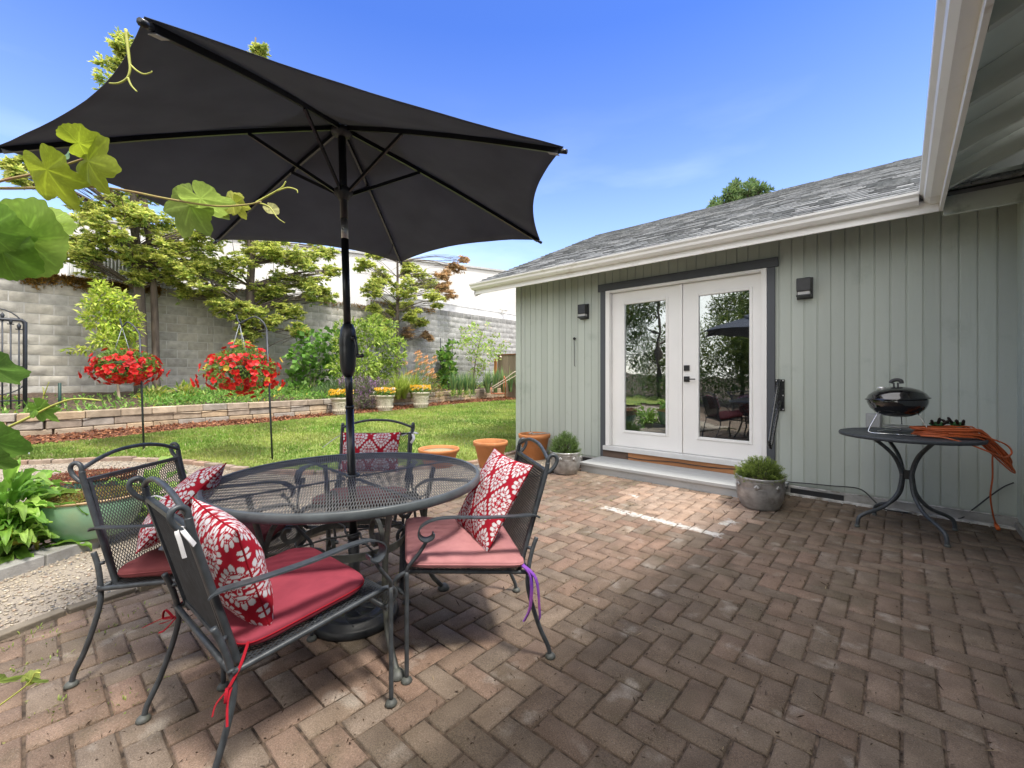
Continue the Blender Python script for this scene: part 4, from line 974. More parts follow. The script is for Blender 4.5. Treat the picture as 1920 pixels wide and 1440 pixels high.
def canopy(rin, rout, up, tight=.12):
    mb = MB()
    for k in range(6):
        def fn(u, v, k=k):
            s = rin+(rout-rin)*v; a = rib(k, s); b = rib(k+1, s); p = a.lerp(b, u); w_ = 4*u*(1-u)
            inn = hub+nrmv*(-DR*R0*s); c_ = hub+nrmv*(p-hub).dot(nrmv)
            p = p+(c_-p)*(tight*w_*max(0, (s-.15))**2.0)-nrmv*(.022*w_*math.sin(math.pi*min(1, s)))+nrmv*(.03*w_*s*s)
            return p+nrmv*(up+.006*noise.noise(p*3.5)+.002*noise.noise(p*11))
        mb.grid(fn, 14, 16)
    return mb
mb = canopy(.03, 1.0, .012, .10)
o = obj('canopy', mb, cnv, um); w_ = o.modifiers.new('w', 'WELD'); w_.merge_threshold = .0005; s_ = o.modifiers.new('t', 'SOLIDIFY'); s_.thickness = .0015
mb = canopy(.0, .30, .05, .06); o = obj('vent_cap', mb, cnv, um); w_ = o.modifiers.new('w', 'WELD'); w_.merge_threshold = .0005
obj('finial', MB().lathe([(0, .06), (.02, .05), (.024, .03), (.012, .01), (.012, -.03)], hub+nrmv*.05, 14), pbl, um)
run = pz(2.085)
obj('hub', MB().lathe([(0, .012), (.045, .01), (.052, -.002), (.046, -.018), (.02, -.03), (0, -.03)], hub-nrmv*.02, 18), mat('hub_plastic', (.035, .036, .038), .5), um)
obj('runner', MB().lathe([(.019, .03), (.026, .028), (.044, .01), (.045, -.006), (.03, -.02), (.024, -.035), (.019, -.036)], run, 18), mat('hub_plastic'), um)
for k in range(6):
    mb = MB(); pts = [rib(k, s)-nrmv*.004 for s in (.03, .335, .66, .985)]
    mb.tube(smooth_path(pts, 5), 0, flat=(.012, .019), up=nrmv)
    r_ = obj('rib', mb, pbl, um)
    e = rib(k, .335)-nrmv*.014; d = (e-run).normalized(); hd = Vector((d.x, d.y, 0)).normalized()
    obj('strut', MB().tube([run+hd*.036, e], 0, flat=(.010, .015), up=(0, 0, 1)), pbl, r_)
    tp = rib(k, 1.0); dd_ = (rib(k, 1.)-rib(k, .97)).normalized()
    obj('end_cap', MB().tube([tp-dd_*.02-nrmv*.004, tp+dd_*.012-nrmv*.003], .009, 8), pbl, r_)
    a_ = rib(k, .965)-nrmv*.006
    if k in (1, 2): obj('corner_tag', MB().bar(a_-dd_*.02-nrmv*.012, a_+dd_*.022-nrmv*.012, .02, .0012, up=nrmv), mat('tag_grey', (.5, .5, .52), .7), r_)
strap = smooth_path([rib(4, .80)-nrmv*.02, rib(4, .85)-nrmv*.05+uu*-.05, rib(4, .92)-nrmv*.02+uu*-.11], 5)
obj('tie_strap', MB().tube(strap, 0, flat=(.012, .001)), cnv, um)
ub = thing('umbrella_base', 'black round umbrella base with embossed rings under the table', 'umbrella base', foot)
bs_ = mat('cast_resin', (.02, .022, .025), .42, 0, .2, 20, .0008, 80)
obj('base_plate', MB().lathe([(0, .062), (.03, .062), (.06, .060), (.10, .056), (.102, .060), (.112, .060), (.114, .055), (.15, .050), (.152, .054), (.162, .053), (.164, .048), (.195, .040), (.202, .032), (.206, .012), (.2, 0), (0, 0)], foot, 64), bs_, ub)
mb = MB()
for k in range(8):
    a = k*math.pi/4; mb.tube(smooth_path([foot+Vector((r*math.cos(a+r*6), r*math.sin(a+r*6), .064-(r-.04)*.13)) for r in (.05, .08, .11, .14, .17)], 4), .004, 6)
obj('emboss', mb, bs_, ub)
obj('sleeve', MB().tube([pz(.055), pz(.40)], .0265, 20).tube([pz(.395), pz(.41)], .029, 20), mat('sleeve_grey', (.05, .055, .06), .4), ub)
kd = cw(1, .1).normalized(); obj('knob', MB().tube([pz(.375)+kd*.02, pz(.375)+kd*.045], .008, 8).lathe([(0, .014), (.016, .012), (.018, 0), (.016, -.012), (0, -.014)], pz(.375)+kd*.052, 10), black, ub)
# ------------------------------------------------------------------ grill on the bistro table
BC = Vector((.03, 4.565, 0)); BR = .425; BZ = .742
t = thing('bistro_table', 'small round black bistro table against the siding carrying the grill', 'table', BC)
obj('tabletop', MB().lathe([(0, BZ-.004), (BR-.02, BZ-.004), (BR-.012, BZ), (BR-.002, BZ-.002), (BR+.002, BZ-.010), (BR, BZ-.026), (BR-.008, BZ-.028), (BR-.02, BZ-.012), (0, BZ-.014)], BC, 72), mat('bistro_top', (.045, .052, .06), .55, 0, .1, 40, .0006, 500), t)
for k, (fx, fy) in enumerate(((-.295, -.187), (.231, -.315), (.287, .221), (-.215, .292))):
    d = Vector((fx, fy, 0)); dn = d.normalized(); sd = Vector((-dn.y, dn.x, 0))
    near = .045
    pts = [BC+dn*.27+Vector((0, 0, BZ-.03)), BC+dn*.22+Vector((0, 0, BZ-.05)), BC+dn*.10+Vector((0, 0, .58)), BC+dn*near+Vector((0, 0, .46)), BC+dn*(near-.003)+Vector((0, 0, .38)), BC+dn*.07+Vector((0, 0, .27)), BC+dn*.16+Vector((0, 0, .17)), BC+dn*.28+Vector((0, 0, .115)), BC+dn*.335+Vector((0, 0, .075)), BC+dn*.348+Vector((0, 0, .006))]
    lg = obj('leg', MB().tube(smooth_path(pts, 6), .0135, 12), iron, t)
    obj('foot_cap', MB().lathe([(0, .02), (.017, .018), (.017, .0), (0, .0)], BC+dn*.348, 12), mat('rubber', (.10, .11, .10), .8), lg)
obj('clamp', MB().box(BC.x-.04, BC.x+.04, BC.y-.012, BC.y+.012, .39, .46), black, t, bevel=.003)
GC = Vector((-.03, 4.545, BZ)); GR = .185
gr = thing('kettle_grill', 'small shiny black kettle grill standing on the bistro table', 'grill', GC)
en = mat('black_enamel', (.008, .008, .010), .10, 0, .02, 10, coat=.8)
zr = GC.z+.268; tlt = Matrix.Translation((GC.x, GC.y, zr)) @ Matrix.Rotation(R(-3), 4, 'Y') @ Matrix.Translation((-GC.x, -GC.y, -zr))
def lat(prof, c, n=48, M=None):
    m_ = MB().lathe(prof, c, n); 
    if M is not None: m_.v = [tuple(M @ Vector(p)) for p in m_.v]
    return m_
C0 = Vector((GC.x, GC.y, 0))
obj('bowl', lat([(GR-.004, zr+.002), (GR, zr-.004), (GR-.002, zr-.03), (GR-.018, zr-.07), (GR-.05, zr-.105), (GR-.095, zr-.128), (.05, zr-.136), (0, zr-.137)], C0), en, gr)
lid = obj('lid', lat([(GR+.012, zr+.0), (GR+.013, zr+.006), (GR+.002, zr+.012), (GR-.012, zr+.038), (GR-.05, zr+.068), (GR-.10, zr+.088), (.04, zr+.097), (0, zr+.098)], C0, 48, tlt), en, gr)
hm = MB(); 
for sx in (-1, 1): hm.box(GC.x+sx*.012-.006, GC.x+sx*.012+.006, GC.y-.012, GC.y+.012, zr+.092, zr+.128)
hm.tube(smooth_path([(GC.x-.03, GC.y, zr+.125), (GC.x-.02, GC.y, zr+.142), (GC.x+.005, GC.y, zr+.150), (GC.x+.03, GC.y, zr+.142), (GC.x+.034, GC.y, zr+.12)], 4), .0145, 10); hm.v = [tuple(tlt @ Vector(p)) for p in hm.v]
obj('lid_handle', hm, mat('handle_black', (.05, .05, .052), .6), lid)
vm = MB().lathe([(0, .012), (.026, .010), (.03, .0), (.028, -.004)], tlt @ Vector((GC.x-.085, GC.y-.01, zr+.088)), 16); obj('lid_vent', vm, mat('vent_alu', (.75, .75, .74), .35, .6), lid)
wire = mat('chrome_wire', (.75, .75, .74), .25, .9, .05)
for a in (R(225), R(330), R(95)):
    d = Vector((math.cos(a), math.sin(a), 0)); s = Vector((-d.y, d.x, 0)); z0 = GC.z+.0055
    pts = [C0+d*.12-s*.035+Vector((0, 0, zr-.105)), C0+d*.185-s*.045+Vector((0, 0, z0+.03)), C0+d*.19-s*.03+Vector((0, 0, z0)), C0+d*.15+s*.05+Vector((0, 0, z0)), C0+d*.06+s*.11+Vector((0, 0, z0))]
    if a == R(330): pts = [C0+d*.12+s*.03+Vector((0, 0, zr-.105)), C0+d*.185+s*.04+Vector((0, 0, z0+.03)), C0+d*.19+s*.02+Vector((0, 0, z0)), C0+d*.15-s*.05+Vector((0, 0, z0)), C0+d*.07-s*.12+Vector((0, 0, z0))]
    obj('leg', MB().tube(smooth_path(pts, 5), .0042, 8), wire, gr)
obj('ash_catcher', lat([(0, GC.z+.062), (.09, GC.z+.055), (.105, GC.z+.060), (.11, GC.z+.058), (.09, GC.z+.048), (0, GC.z+.052)], C0+Vector((.02, 0, 0)), 28), mat('ash_alu', (.45, .44, .42), .45, .7), gr)
# orange cord coiled on the table, spilling off the right side
cord = mat('orange_cord', (.50, .105, .025), .5, 0, .12, 30)
cm = MB(); random.seed(11)
Lc = WX(1700, 792, .06); ax0 = Vector((.07, 4.47, BZ+.01)); ax1 = Vector((.60, 4.70, .60))
for k in range(15):
    n_ = 26; pts = []; wd = random.uniform(.05, .125); u0_ = random.uniform(-.05, .03); u1_ = random.uniform(.80, 1.0); lift = .004+.010*(k % 6); ph = random.uniform(-.02, .02)
    for i in range(n_):
        a = 2*math.pi*i/n_; u = u0_+(u1_-u0_)*(.5-.5*math.cos(a)); w_ = wd*math.sin(a)*(1+.35*u)
        x = ax0.x+(ax1.x-ax0.x)*u; y = ax0.y+(ax1.y-ax0.y)*u-w_*1.1
        rad = math.hypot(x-BC.x, y-BC.y); over = max(0, rad-BR*.92)
        z = BZ+.006+lift+.012*math.sin(a*2+k)*u+.005 - over*1.0*(1.0+.1*(k % 3)) - (over*over)*1.6
        pts.append((min(x+.0, .648), min(y+ph, 5.17), z))
    cm.tube(smooth_path(pts, 2, True), .0052, 7, closed=True)
cm.tube(smooth_path([(.10, 4.36, BZ+.012), (.22, 4.33, BZ+.012), (.34, 4.32, BZ-.02), (.43, 4.36, .68), (.52, 4.47, .635), (.565, 4.55, .66), (.53, 4.53, .72), (.40, 4.45, BZ+.03), (.25, 4.40, BZ+.035)], 6), .0054, 7)
tail = [(.50, 4.62, .70), (.53, 4.66, .64)]+[tuple(P(1862, 850, 3.30)), tuple(P(1861, 895, 3.32)), tuple(P(1857, 930, 3.33)), tuple(P(1862, 965, 3.37))]+[tuple(G(1868, 984, .03)), tuple(G(1871, 991, .012))]
cm.tube(smooth_path(tail, 6), .0056, 8)
ec = thing('extension_cord', 'coiled orange extension cord drooping off the right side of the bistro table', 'cord', ax0)
obj('cable', cm, cord, ec)
p0 = G(1866, 981, .035); p1 = G(1872, 992, .012); obj('plug', MB().tube([p0, p0.lerp(p1, .5), p1], [.009, .014, .013], 10), mat('plug_orange', (.75, .15, .03), .45), ec)
# two garden gloves lying on the cord
def glove(c, rz, label, n, sc=1.):
    t = thing('garden_glove', label, 'glove', c, group='green garden gloves with black fingers')
    M = Matrix.Translation(c) @ Matrix.Rotation(rz, 4, 'Z')
    g_ = mat('glove_green', (.05, .16, .06), .85, 0, .3, 40); b_ = mat('glove_black', (.03, .022, .022), .75, 0, .2, 30)
    mb = MB(); mb.lathe([(0, .018), (.03, .015), (.042, 0), (.03, -.012), (0, -.014)], (0, 0, 0), 14, 1.15, .8); mb.v = [tuple(M @ Vector(p)) for p in mb.v]; obj('palm', mb, g_, t)
    for k in range(n):
        a = (k-(n-1)/2)*.42; b0 = Vector((.035*math.sin(a)*2.0, -.02, .004)); d = Vector((math.sin(a)*.7, -.75, .35+.25*(k % 2))).normalized(); ln = (.05, .062, .058, .045, .04)[k]
        pts = [M @ b0, M @ (b0+d*ln*.5), M @ (b0+d*ln*.85+Vector((0, 0, .006))), M @ (b0+d*ln+Vector((0, 0, .010)))]
        obj('finger', MB().tube(pts, [.0095, .0105, .0095, .004], 9), b_, t)
glove(P(1757, 795, 3.30), R(10), 'green and black garden glove on the cord, the one nearer the grill', 3)
glove(P(1794, 795, 3.30), R(-25), 'green and black garden glove on the cord, with fingers pointing up on the right', 4)

# ------------------------------------------------------------------ pots
terra = mat('terracotta', (.52, .205, .075), .8, 0, .08, 6, .0006, 120, stain=((.55, .30, .17), 7, .58, .8))
def pot(name, label, cat, c, prof, m, n=56, group=None, fill=None, fz=0., fr_=0.):
    t = thing(name, label, cat, c, group=group); obj('body', MB().lathe(prof, c, n), m, t)
    if fill: obj('soil', MB().lathe([(0, fz+.012), (fr_*.5, fz+.006), (fr_, fz-.004), (0, fz-.02)], c, 32), fill, t)
    return t
def terraprof(Rr, Rb, h, rim=.05):
    return [(0, .0), (Rb, 0), (Rb+.004, .004), (Rr*.90, h-rim-.002), (Rr*.985, h-rim), (Rr, h-.004), (Rr-.004, h), (Rr-.016, h), (Rr-.02, h-.006), (Rr*.86, h-rim), (Rb, .03), (0, .03)]
slab = P(919, 888, 5.42); slab = cw(-.27, 5.48, 0.)
mb = MB(); mb.lathe([(0, .004), (.2, .004), (.205, .008), (.205, .046), (.20, .05), (0, .05)], slab, 6, a0=.3)
tag(obj('stepping_stone', mb, conm), 'hexagonal concrete slab under the middle terracotta pot', 'slab')
for v in MB().v: pass
dry = mat('dry_soil', (.17, .13, .09), .95, 0, .4, 30, .012, 50)
pot('terracotta_pot', 'tall terracotta pot of dry soil standing on a hexagonal slab by the lawn', 'flower pot', slab+Vector((0, 0, .05)), terraprof(.218, .135, .325), terra, fill=dry, fz=.27, fr_=.195)
c2_ = cw((1002-960)/FOC*6.28, 6.28, 0.)
p2 = pot('terracotta_pot', 'tall terracotta pot beside the corner of the green siding', 'flower pot', c2_, terraprof(.232, .145, .36), terra, fill=dry, fz=.31, fr_=.205)
c3_ = cw((823-960)/FOC*5.78, 5.78, 0.)
pot('terracotta_bowl', 'wide shallow terracotta bowl behind the patio table at the lawn edge', 'flower pot', c3_, terraprof(.272, .19, .235, .04), terra, fill=mat('dry_sedum', (.30, .27, .12), .95, 0, .4, 60, .02, 60, col2=(.40, .30, .22)), fz=.20, fr_=.25)
mb = MB(); q = c2_+Vector((0, 0, .33)); mb.bar(q+Vector((.0, -.05, .03)), q+Vector((.2, .10, .045)), .05, .014); mb.tube([q+cw(-.08, 0)+Vector((0, 0, .03)), q+cw(-.02, .02)+Vector((0, 0, .04))], .012, 8)
tag(obj('driftwood', mb, mat('driftwood', (.36, .31, .27), .9, 0, .2, 10)), 'grey bit of driftwood lying across the pot by the siding', 'wood')
silver = mat('pewter_glaze', (.46, .46, .46), .38, .45, .3, 16, .0016, 60, col2=(.24, .235, .23), stain=((.14, .11, .09), 5, .56, .74))
def shrubpot(c, Rr, h, label, spread, hh, ccol, seed):
    rng2 = np.random.default_rng(seed)
    t = thing('potted_shrub', label, 'potted shrub', c, group='pewter glazed pots beside the step')
    prof = [(0, 0), (Rr*.70, 0), (Rr*.76, .012), (Rr*.92, h*.30), (Rr*.985, h*.6), (Rr*.955, h-.035), (Rr*.97, h-.03), (Rr*1.0, h-.012), (Rr*.995, h), (Rr*.93, h), (Rr*.90, h-.03), (Rr*.8, .05), (0, .05)]
    bd = obj('pot', MB().lathe(prof, c, 56), silver, t)
    mb = MB(); mb.lathe([(Rr*.992, h*.66), (Rr*1.002, h*.67), (Rr*.992, h*.68)], c, 56); mb.lathe([(Rr*.965, h*.86), (Rr*.98, h*.87), (Rr*.965, h*.88)], c, 56)
    for k in range(7):   # shell ornaments round the pot
        a = k*2*math.pi/7+seed; zc = h*.76
        for q in range(-2, 3):
            a2 = a+q*.05; e = Vector((math.cos(a2)*Rr*1.0, math.sin(a2)*Rr*1.0, zc+.018-abs(q)*.008)); b_ = Vector((math.cos(a)*Rr*.985, math.sin(a)*Rr*.985, zc-.028))
            mb.tube([c+b_, c+b_.lerp(e, .6)+Vector((0, 0, .002)), c+e], [.004, .0095, .006], 6)
    obj('ornament', mb, silver, bd)
    obj('soil', MB().lathe([(0, h-.02), (Rr*.9, h-.028), (0, h-.05)], c, 32), soilm, t)
    mb = MB()
    for k in range(16):
        a = rng2.uniform(0, 6.28); r_ = rng2.uniform(.2, .9); e = c+Vector((math.cos(a)*r_*spread*.8, math.sin(a)*r_*spread*.8, h+hh*(.35+.4*(1-r_))))
        mb.tube([c+Vector((0, 0, h-.03)), (c+Vector((0, 0, h-.03))).lerp(e, .5)+Vector((0, 0, .01)), e], [.006, .004, .002], 5)
    obj('stem', mb, barkm, t)
    N = 760; a = rng2.uniform(0, 2*np.pi, N); th = np.arccos(rng2.uniform(-.15, 1, N)); rad = rng2.uniform(.45, 1.03, N)**.6
    tips = np.stack([np.sin(th)*np.cos(a)*spread*rad, np.sin(th)*np.sin(a)*spread*rad, h-.01+np.cos(th)*hh*rad], 1)+np.array(c)
    out = tips-(np.array(c)+[0, 0, h-.05]); out /= np.linalg.norm(out, axis=1, keepdims=True)
    K = 26; cc = np.repeat(tips, K, 0); oo = np.repeat(out, K, 0); s = rng2.uniform(0, .055, len(cc)); base_ = cc-oo*s[:, None]+rng2.normal(0, .003, cc.shape)
    dd = oo*1.1+rng2.normal(0, .55, cc.shape); dd[:, 2] += .25; nn = rng2.normal(0, 1, cc.shape)
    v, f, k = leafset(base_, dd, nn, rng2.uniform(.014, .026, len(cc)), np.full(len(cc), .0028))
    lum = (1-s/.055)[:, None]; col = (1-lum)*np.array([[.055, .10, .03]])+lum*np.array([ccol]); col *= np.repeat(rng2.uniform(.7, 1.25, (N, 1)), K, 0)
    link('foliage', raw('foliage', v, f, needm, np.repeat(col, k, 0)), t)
shrubpot(cw((1425-960)/FOC*3.97, 3.97), .200, .285, 'pewter pot with spreading dwarf conifer at the near end of the step', .215, .185, (.30, .40, .08), 3)
shrubpot(cw((1060-960)/FOC*5.36, 5.36), .188, .27, 'pewter pot with rounded dwarf conifer at the far end of the step', .20, .25, (.20, .32, .085), 5)

celadon = mat('celadon_glaze', (.17, .34, .225), .22, 0, .1, 3, .0006, 200, col2=(.22, .36, .22), coat=.5, stain=((.26, .33, .17), 3, .55, .8))
def ovalpot(c, rx, ry, h, rz, label, m, sedum, seed, trail=False):
    rng2 = np.random.default_rng(seed)
    t = thing('glazed_pot', label, 'planter', c, group='oval glazed pots of sedum')
    M = Matrix.Translation(c) @ Matrix.Rotation(rz, 4, 'Z'); q = ry/rx
    def mk(prof, n=64):
        mb = MB().lathe(prof, (0, 0, 0), n, 1, q); mb.v = [tuple(M @ Vector(p)) for p in mb.v]; return mb
    obj('pot', mk([(0, 0), (rx*.62, 0), (rx*.66, .008), (rx*.65, .02), (rx*.82, h*.25), (rx*.96, h*.55), (rx*1.0, h*.78), (rx*.985, h*.93)]), m, t)
    obj('rim', mk([(rx*.985, h*.93), (rx*1.03, h*.955), (rx*1.05, h*.98), (rx*1.03, h), (rx*.95, h*.995), (rx*.93, h*.93)]), mat('tan_rim', (.44, .30, .16), .4, 0, .15, 12), t)
    obj('soil', mk([(0, h*.97), (rx*.94, h*.93), (0, h*.9)]), soilm, t)
    N = 5200; r_ = np.sqrt(rng2.uniform(0, 1, N))*1.0; a = rng2.uniform(0, 2*np.pi, N); x = r_*np.cos(a)*rx; y = r_*np.sin(a)*ry
    z = h*.97+.03*(1-r_**2)+rng2.uniform(0, .018, N)
    if trail:
        ed = rng2.random(N) < .55; z[ed] = h+.02-rng2.uniform(0, .16, ed.sum()); x[ed] = np.cos(a[ed])*rx*1.06; y[ed] = np.sin(a[ed])*ry*1.08
    loc = np.stack([x, y, z], 1); Mn = np.array(M); wv_ = loc@Mn[:3, :3].T+Mn[:3, 3]
    dd = rng2.normal(0, 1, (N, 3)); dd[:, 2] = np.abs(dd[:, 2])+.2; nn = rng2.normal(0, 1, (N, 3))
    v, f, k = leafset(wv_, dd, nn, rng2.uniform(.009, .018, N), rng2.uniform(.006, .011, N), .3)
    cl = np.array(sedum)[rng2.integers(0, len(sedum), N)]*rng2.uniform(.7, 1.2, (N, 1))
    link('sedum', raw('sedum', v, f, leafm, np.repeat(cl, k, 0)), t)
ax_ = (G(205, 1005)-G(105, 1018)); rzp = math.atan2(ax_.y, ax_.x)
ovalpot(cw((168-960)/FOC*3.06, 3.06, .075), .30, .20, .275, rzp, 'large oval celadon green glazed pot filled with yellow green sedum', celadon, [(.34, .33, .06), (.42, .30, .08), (.30, .16, .06), (.22, .28, .06)], 21)
ovalpot(cw((168-960)/FOC*3.72, 3.72, .012), .29, .19, .33, rzp, 'dark teal pot with red sedum trailing over its rim, behind the green one', mat('teal_glaze', (.06, .15, .13), .25, 0, .1, 5, coat=.5), [(.34, .10, .06), (.26, .07, .05), (.40, .17, .08), (.2, .12, .07)], 22, True)
# cream urns with pansies along the flower bed
creamm = mat('cream_cast_stone', (.50, .45, .36), .85, 0, .12, 8, .002, 80, stain=((.28, .25, .18), 9, .55, .75))
def urn(px, py, t_, Rr, h, label, seed):
    rng2 = np.random.default_rng(seed)
    c = GL(px, py, .02)
    t = thing('cream_urn', label, 'flower pot', c, group='cream cast stone pots of yellow pansies')
    bd = obj('pot', MB().lathe([(0, 0), (Rr*.72, 0), (Rr*.76, .02), (Rr*.76, .06), (Rr*.9, h*.7), (Rr*.93, h*.86), (Rr*1.0, h*.88), (Rr*1.03, h*.93), (Rr*1.0, h), (Rr*.9, h), (Rr*.86, h*.8), (0, h*.78)], c, 40), creamm, t)
    mb = MB()
    for k in range(24):
        a = k*2*math.pi/24; d = Vector((math.cos(a), math.sin(a), 0)); mb.tube([c+d*Rr*.77+Vector((0, 0, .05)), c+d*Rr*.825+Vector((0, 0, h*.32))], [.01, .016], 6)
    obj('fluting', mb, creamm, bd)
    for k in range(6):
        a = k*math.pi/3+seed; 
        for s in (-1, 1):
            mb = MB(); pts = []
            for i in range(9):
                u = i/8; rr_ = .07*(1-u*.75); th = u*5; aa = a+s*(.08+rr_*math.cos(th)/Rr); zz = h*.58+rr_*math.sin(th); rad = Rr*(.76+.14*(zz-.06)/(h*.64)+.025); pts.append(c+Vector((math.cos(aa)*rad, math.sin(aa)*rad, zz)))
            mb.tube(pts, .007, 5); obj('scroll_ornament', mb, creamm, bd)
    N = 500; a = rng2.uniform(0, 6.28, N); r_ = np.sqrt(rng2.uniform(0, 1, N))*Rr*1.05; cc = np.stack([c.x+r_*np.cos(a), c.y+r_*np.sin(a), c.z+h*.95+rng2.uniform(0, .12, N)], 1)
    dd = rng2.normal(0, 1, (N, 3)); dd[:, 2] += .6; nn = rng2.normal(0, 1, (N, 3)); v, f, k = leafset(cc, dd, nn, rng2.uniform(.05, .09, N), rng2.uniform(.02, .035, N), .2)
    link('foliage', raw('foliage', v, f, leafm, np.repeat(np.array([(.16, .30, .05)])*rng2.uniform(.6, 1.3, (N, 1)), k, 0)), t)
    N = 110; a = rng2.uniform(0, 6.28, N); r_ = np.sqrt(rng2.uniform(0, 1, N))*Rr*1.15; cc = np.stack([c.x+r_*np.cos(a), c.y+r_*np.sin(a), c.z+h+.06+rng2.uniform(0, .12, N)], 1)
    K = 5; cc = np.repeat(cc, K, 0); th = np.tile(np.arange(K)*2*np.pi/K, N); dv = np.stack([np.cos(th)*.5, np.sin(th), np.cos(th)*.9+.2], 1); nn = np.tile(np.array([[.8, -.4, .5]]), (N*K, 1))
    v, f, k = leafset(cc, dv, nn, np.full(N*K, .042), np.full(N*K, .038), .1)
    cl = np.repeat(np.where((rng2.random(N) < .85)[:, None], [[.85, .52, .03]], [[.8, .75, .7]]), K, 0)
    link('flowers', raw('flowers', v, f, petal, np.repeat(cl, k, 0)), t)
urn(640, 777, 11.9, .235, .40, 'cream cast stone pot of pansies partly behind the umbrella pole', 31)
urn(722, 770.5, 12.9, .235, .41, 'cream cast stone pot of yellow pansies beside the purple salvia', 32)
urn(789, 765, 14.0, .245, .45, 'cream cast stone pot of pansies farthest along the bed', 33)

# ------------------------------------------------------------------ shepherd hooks and hanging baskets
hookm = mat('hook_iron', (.03, .035, .045), .45, 0, .15, 30)
def hook(basepx, toppx, sidex, label, bx, blabel, wdt, seed, flower_h):
    rng2 = np.random.default_rng(seed)
    b = GL(*basepx); t_ = -CB*b.x+CA*b.y; top = P(toppx[0], toppx[1], t_); hk = P(sidex[0], sidex[1], t_)
    t = thing('shepherd_hook', label, 'garden hook', b, group='shepherd hooks on the lawn')
    sh = P(toppx[2], toppx[3], t_)
    pts = [b+Vector((0, 0, -.02)), b.lerp(sh, .5), sh, sh.lerp(top, .55)+(sh-hk)*.12, top, top.lerp(hk, .5)+Vector((0, 0, .01)), hk+Vector((0, 0, .03)), hk, hk+(hk-sh)*.14+Vector((0, 0, .05))]
    obj('stem', MB().tube([b+Vector((0, 0, -.02)), sh], .012, 8), hookm, t)
    obj('crook', MB().tube(smooth_path([sh-Vector((0, 0, .05)), sh, sh.lerp(top, .6)+(sh-top).normalized()*.0+(Vector((sh.x-hk.x, sh.y-hk.y, 0))*.12), top, top.lerp(hk, .6)+Vector((0, 0, .0)), hk, hk+(hk-sh)*.12+Vector((0, 0, .09))], 6), .010, 8), hookm, t)
    c = P(bx[0], bx[1], t_)
    bk = thing('hanging_basket', blabel, 'hanging basket', c, group='baskets of red petunias on shepherd hooks')
    mb = MB()
    for k in range(3):
        a = k*2.1+.4; mb.tube([hk+Vector((0, 0, -.01)), c+Vector((math.cos(a)*.15, math.sin(a)*.15, .02))], .0035, 5)
    obj('hanger', mb, mat('hanger_wire', (.3, .32, .34), .4, .6), bk)
    obj('basket', MB().lathe([(.16, .02), (.165, .03), (.16, 0), (.12, -.13), (0, -.15)], c, 24), mat('basket_green', (.03, .07, .03), .6), bk)
    N = 1500; u = rng2.normal(0, 1, (N, 3)); u /= np.linalg.norm(u, axis=1, keepdims=True); rad = rng2.uniform(.5, 1, N)[:, None]**.5
    el = np.array([wdt, wdt*.85, flower_h]); cc = u*rad*el*.93+np.array(c)+np.array([0, 0, -.02])
    dd = u+rng2.normal(0, .5, (N, 3)); nn = rng2.normal(0, 1, (N, 3)); v, f, k = leafset(cc, dd, nn, rng2.uniform(.035, .065, N), rng2.uniform(.02, .03, N), .2)
    link('foliage', raw('foliage', v, f, leafm, np.repeat(np.array([(.20, .33, .06)])*rng2.uniform(.5, 1.4, (N, 1)), k, 0)), bk)
    mbt = MB()
    for _ in range(16):
        a = rng2.uniform(0, 6.28); q = c+Vector((math.cos(a)*wdt*.8, math.sin(a)*wdt*.7, -.05)); e = q+Vector((math.cos(a)*.12, math.sin(a)*.12, rng2.uniform(-.2, .05))); mbt.tube([c, q, e], .004, 4)
    obj('stem', mbt, mat('green_stem', (.2, .32, .07), .6), bk)
    N = 280; u = rng2.normal(0, 1, (N, 3)); u[:, 2] = u[:, 2]*.8-.05; u /= np.linalg.norm(u, axis=1, keepdims=True)
    wob_ = 1+.16*np.sin(u[:, :1]*4+seed)*np.cos(u[:, 1:2]*5+u[:, 2:]*3)+.10*np.sin(u[:, 2:]*9+seed)
    cc = u*el*wob_*rng2.uniform(.80, 1.16, (N, 1))+np.array(c)+np.array([0, 0, -.02]); cc[:, 2] -= np.where(np.hypot(u[:, 0], u[:, 1]) > .6, rng2.uniform(0, .09, N), 0)
    K = 5; V = []; x1 = np.cross(u, rng2.normal(0, 1, (N, 3))); x1 /= np.linalg.norm(x1, axis=1, keepdims=True); x2 = np.cross(u, x1)
    u2 = u+rng2.normal(0, .35, (N, 3)); c5 = np.repeat(cc, K, 0); th = np.tile(np.arange(K)*2*np.pi/K, N)[:, None]
    dv = np.repeat(x1, K, 0)*np.cos(th)+np.repeat(x2, K, 0)*np.sin(th)+np.repeat(u2, K, 0)*.45; nn = np.repeat(u2, K, 0)
    v, f, k = leafset(c5, dv, nn, np.full(N*K, .046), np.full(N*K, .050), .08)
    cl = np.repeat(np.array([(.78, .022, .018)])*rng2.uniform(.6, 1.15, (N, 1)), K, 0)
    yl = np.repeat(rng2.random(N) < (.05 if seed == 42 else .01), K); cl[yl] = (.85, .6, .08)
    col = np.repeat(cl, k, 0); b4 = np.arange(len(col)) % 4 == 0; col[b4] *= .55
    link('petunias', raw('petunias', v, f, petal, col), bk)
hook((270, 846), (240, 604, 262, 628), (229, 612), 'shepherd hook with basket on the left, in front of the ridged trunk', (236, 682), 'left basket of red petunias, lighter and sparser at the top', .42, 41, .215)
hook((511, 866), (478, 594, 500, 618), (449, 605), 'shepherd hook with basket nearer the umbrella pole', (452, 690), 'right basket of red petunias with a few yellow blooms, near the umbrella pole', .48, 42, .29)
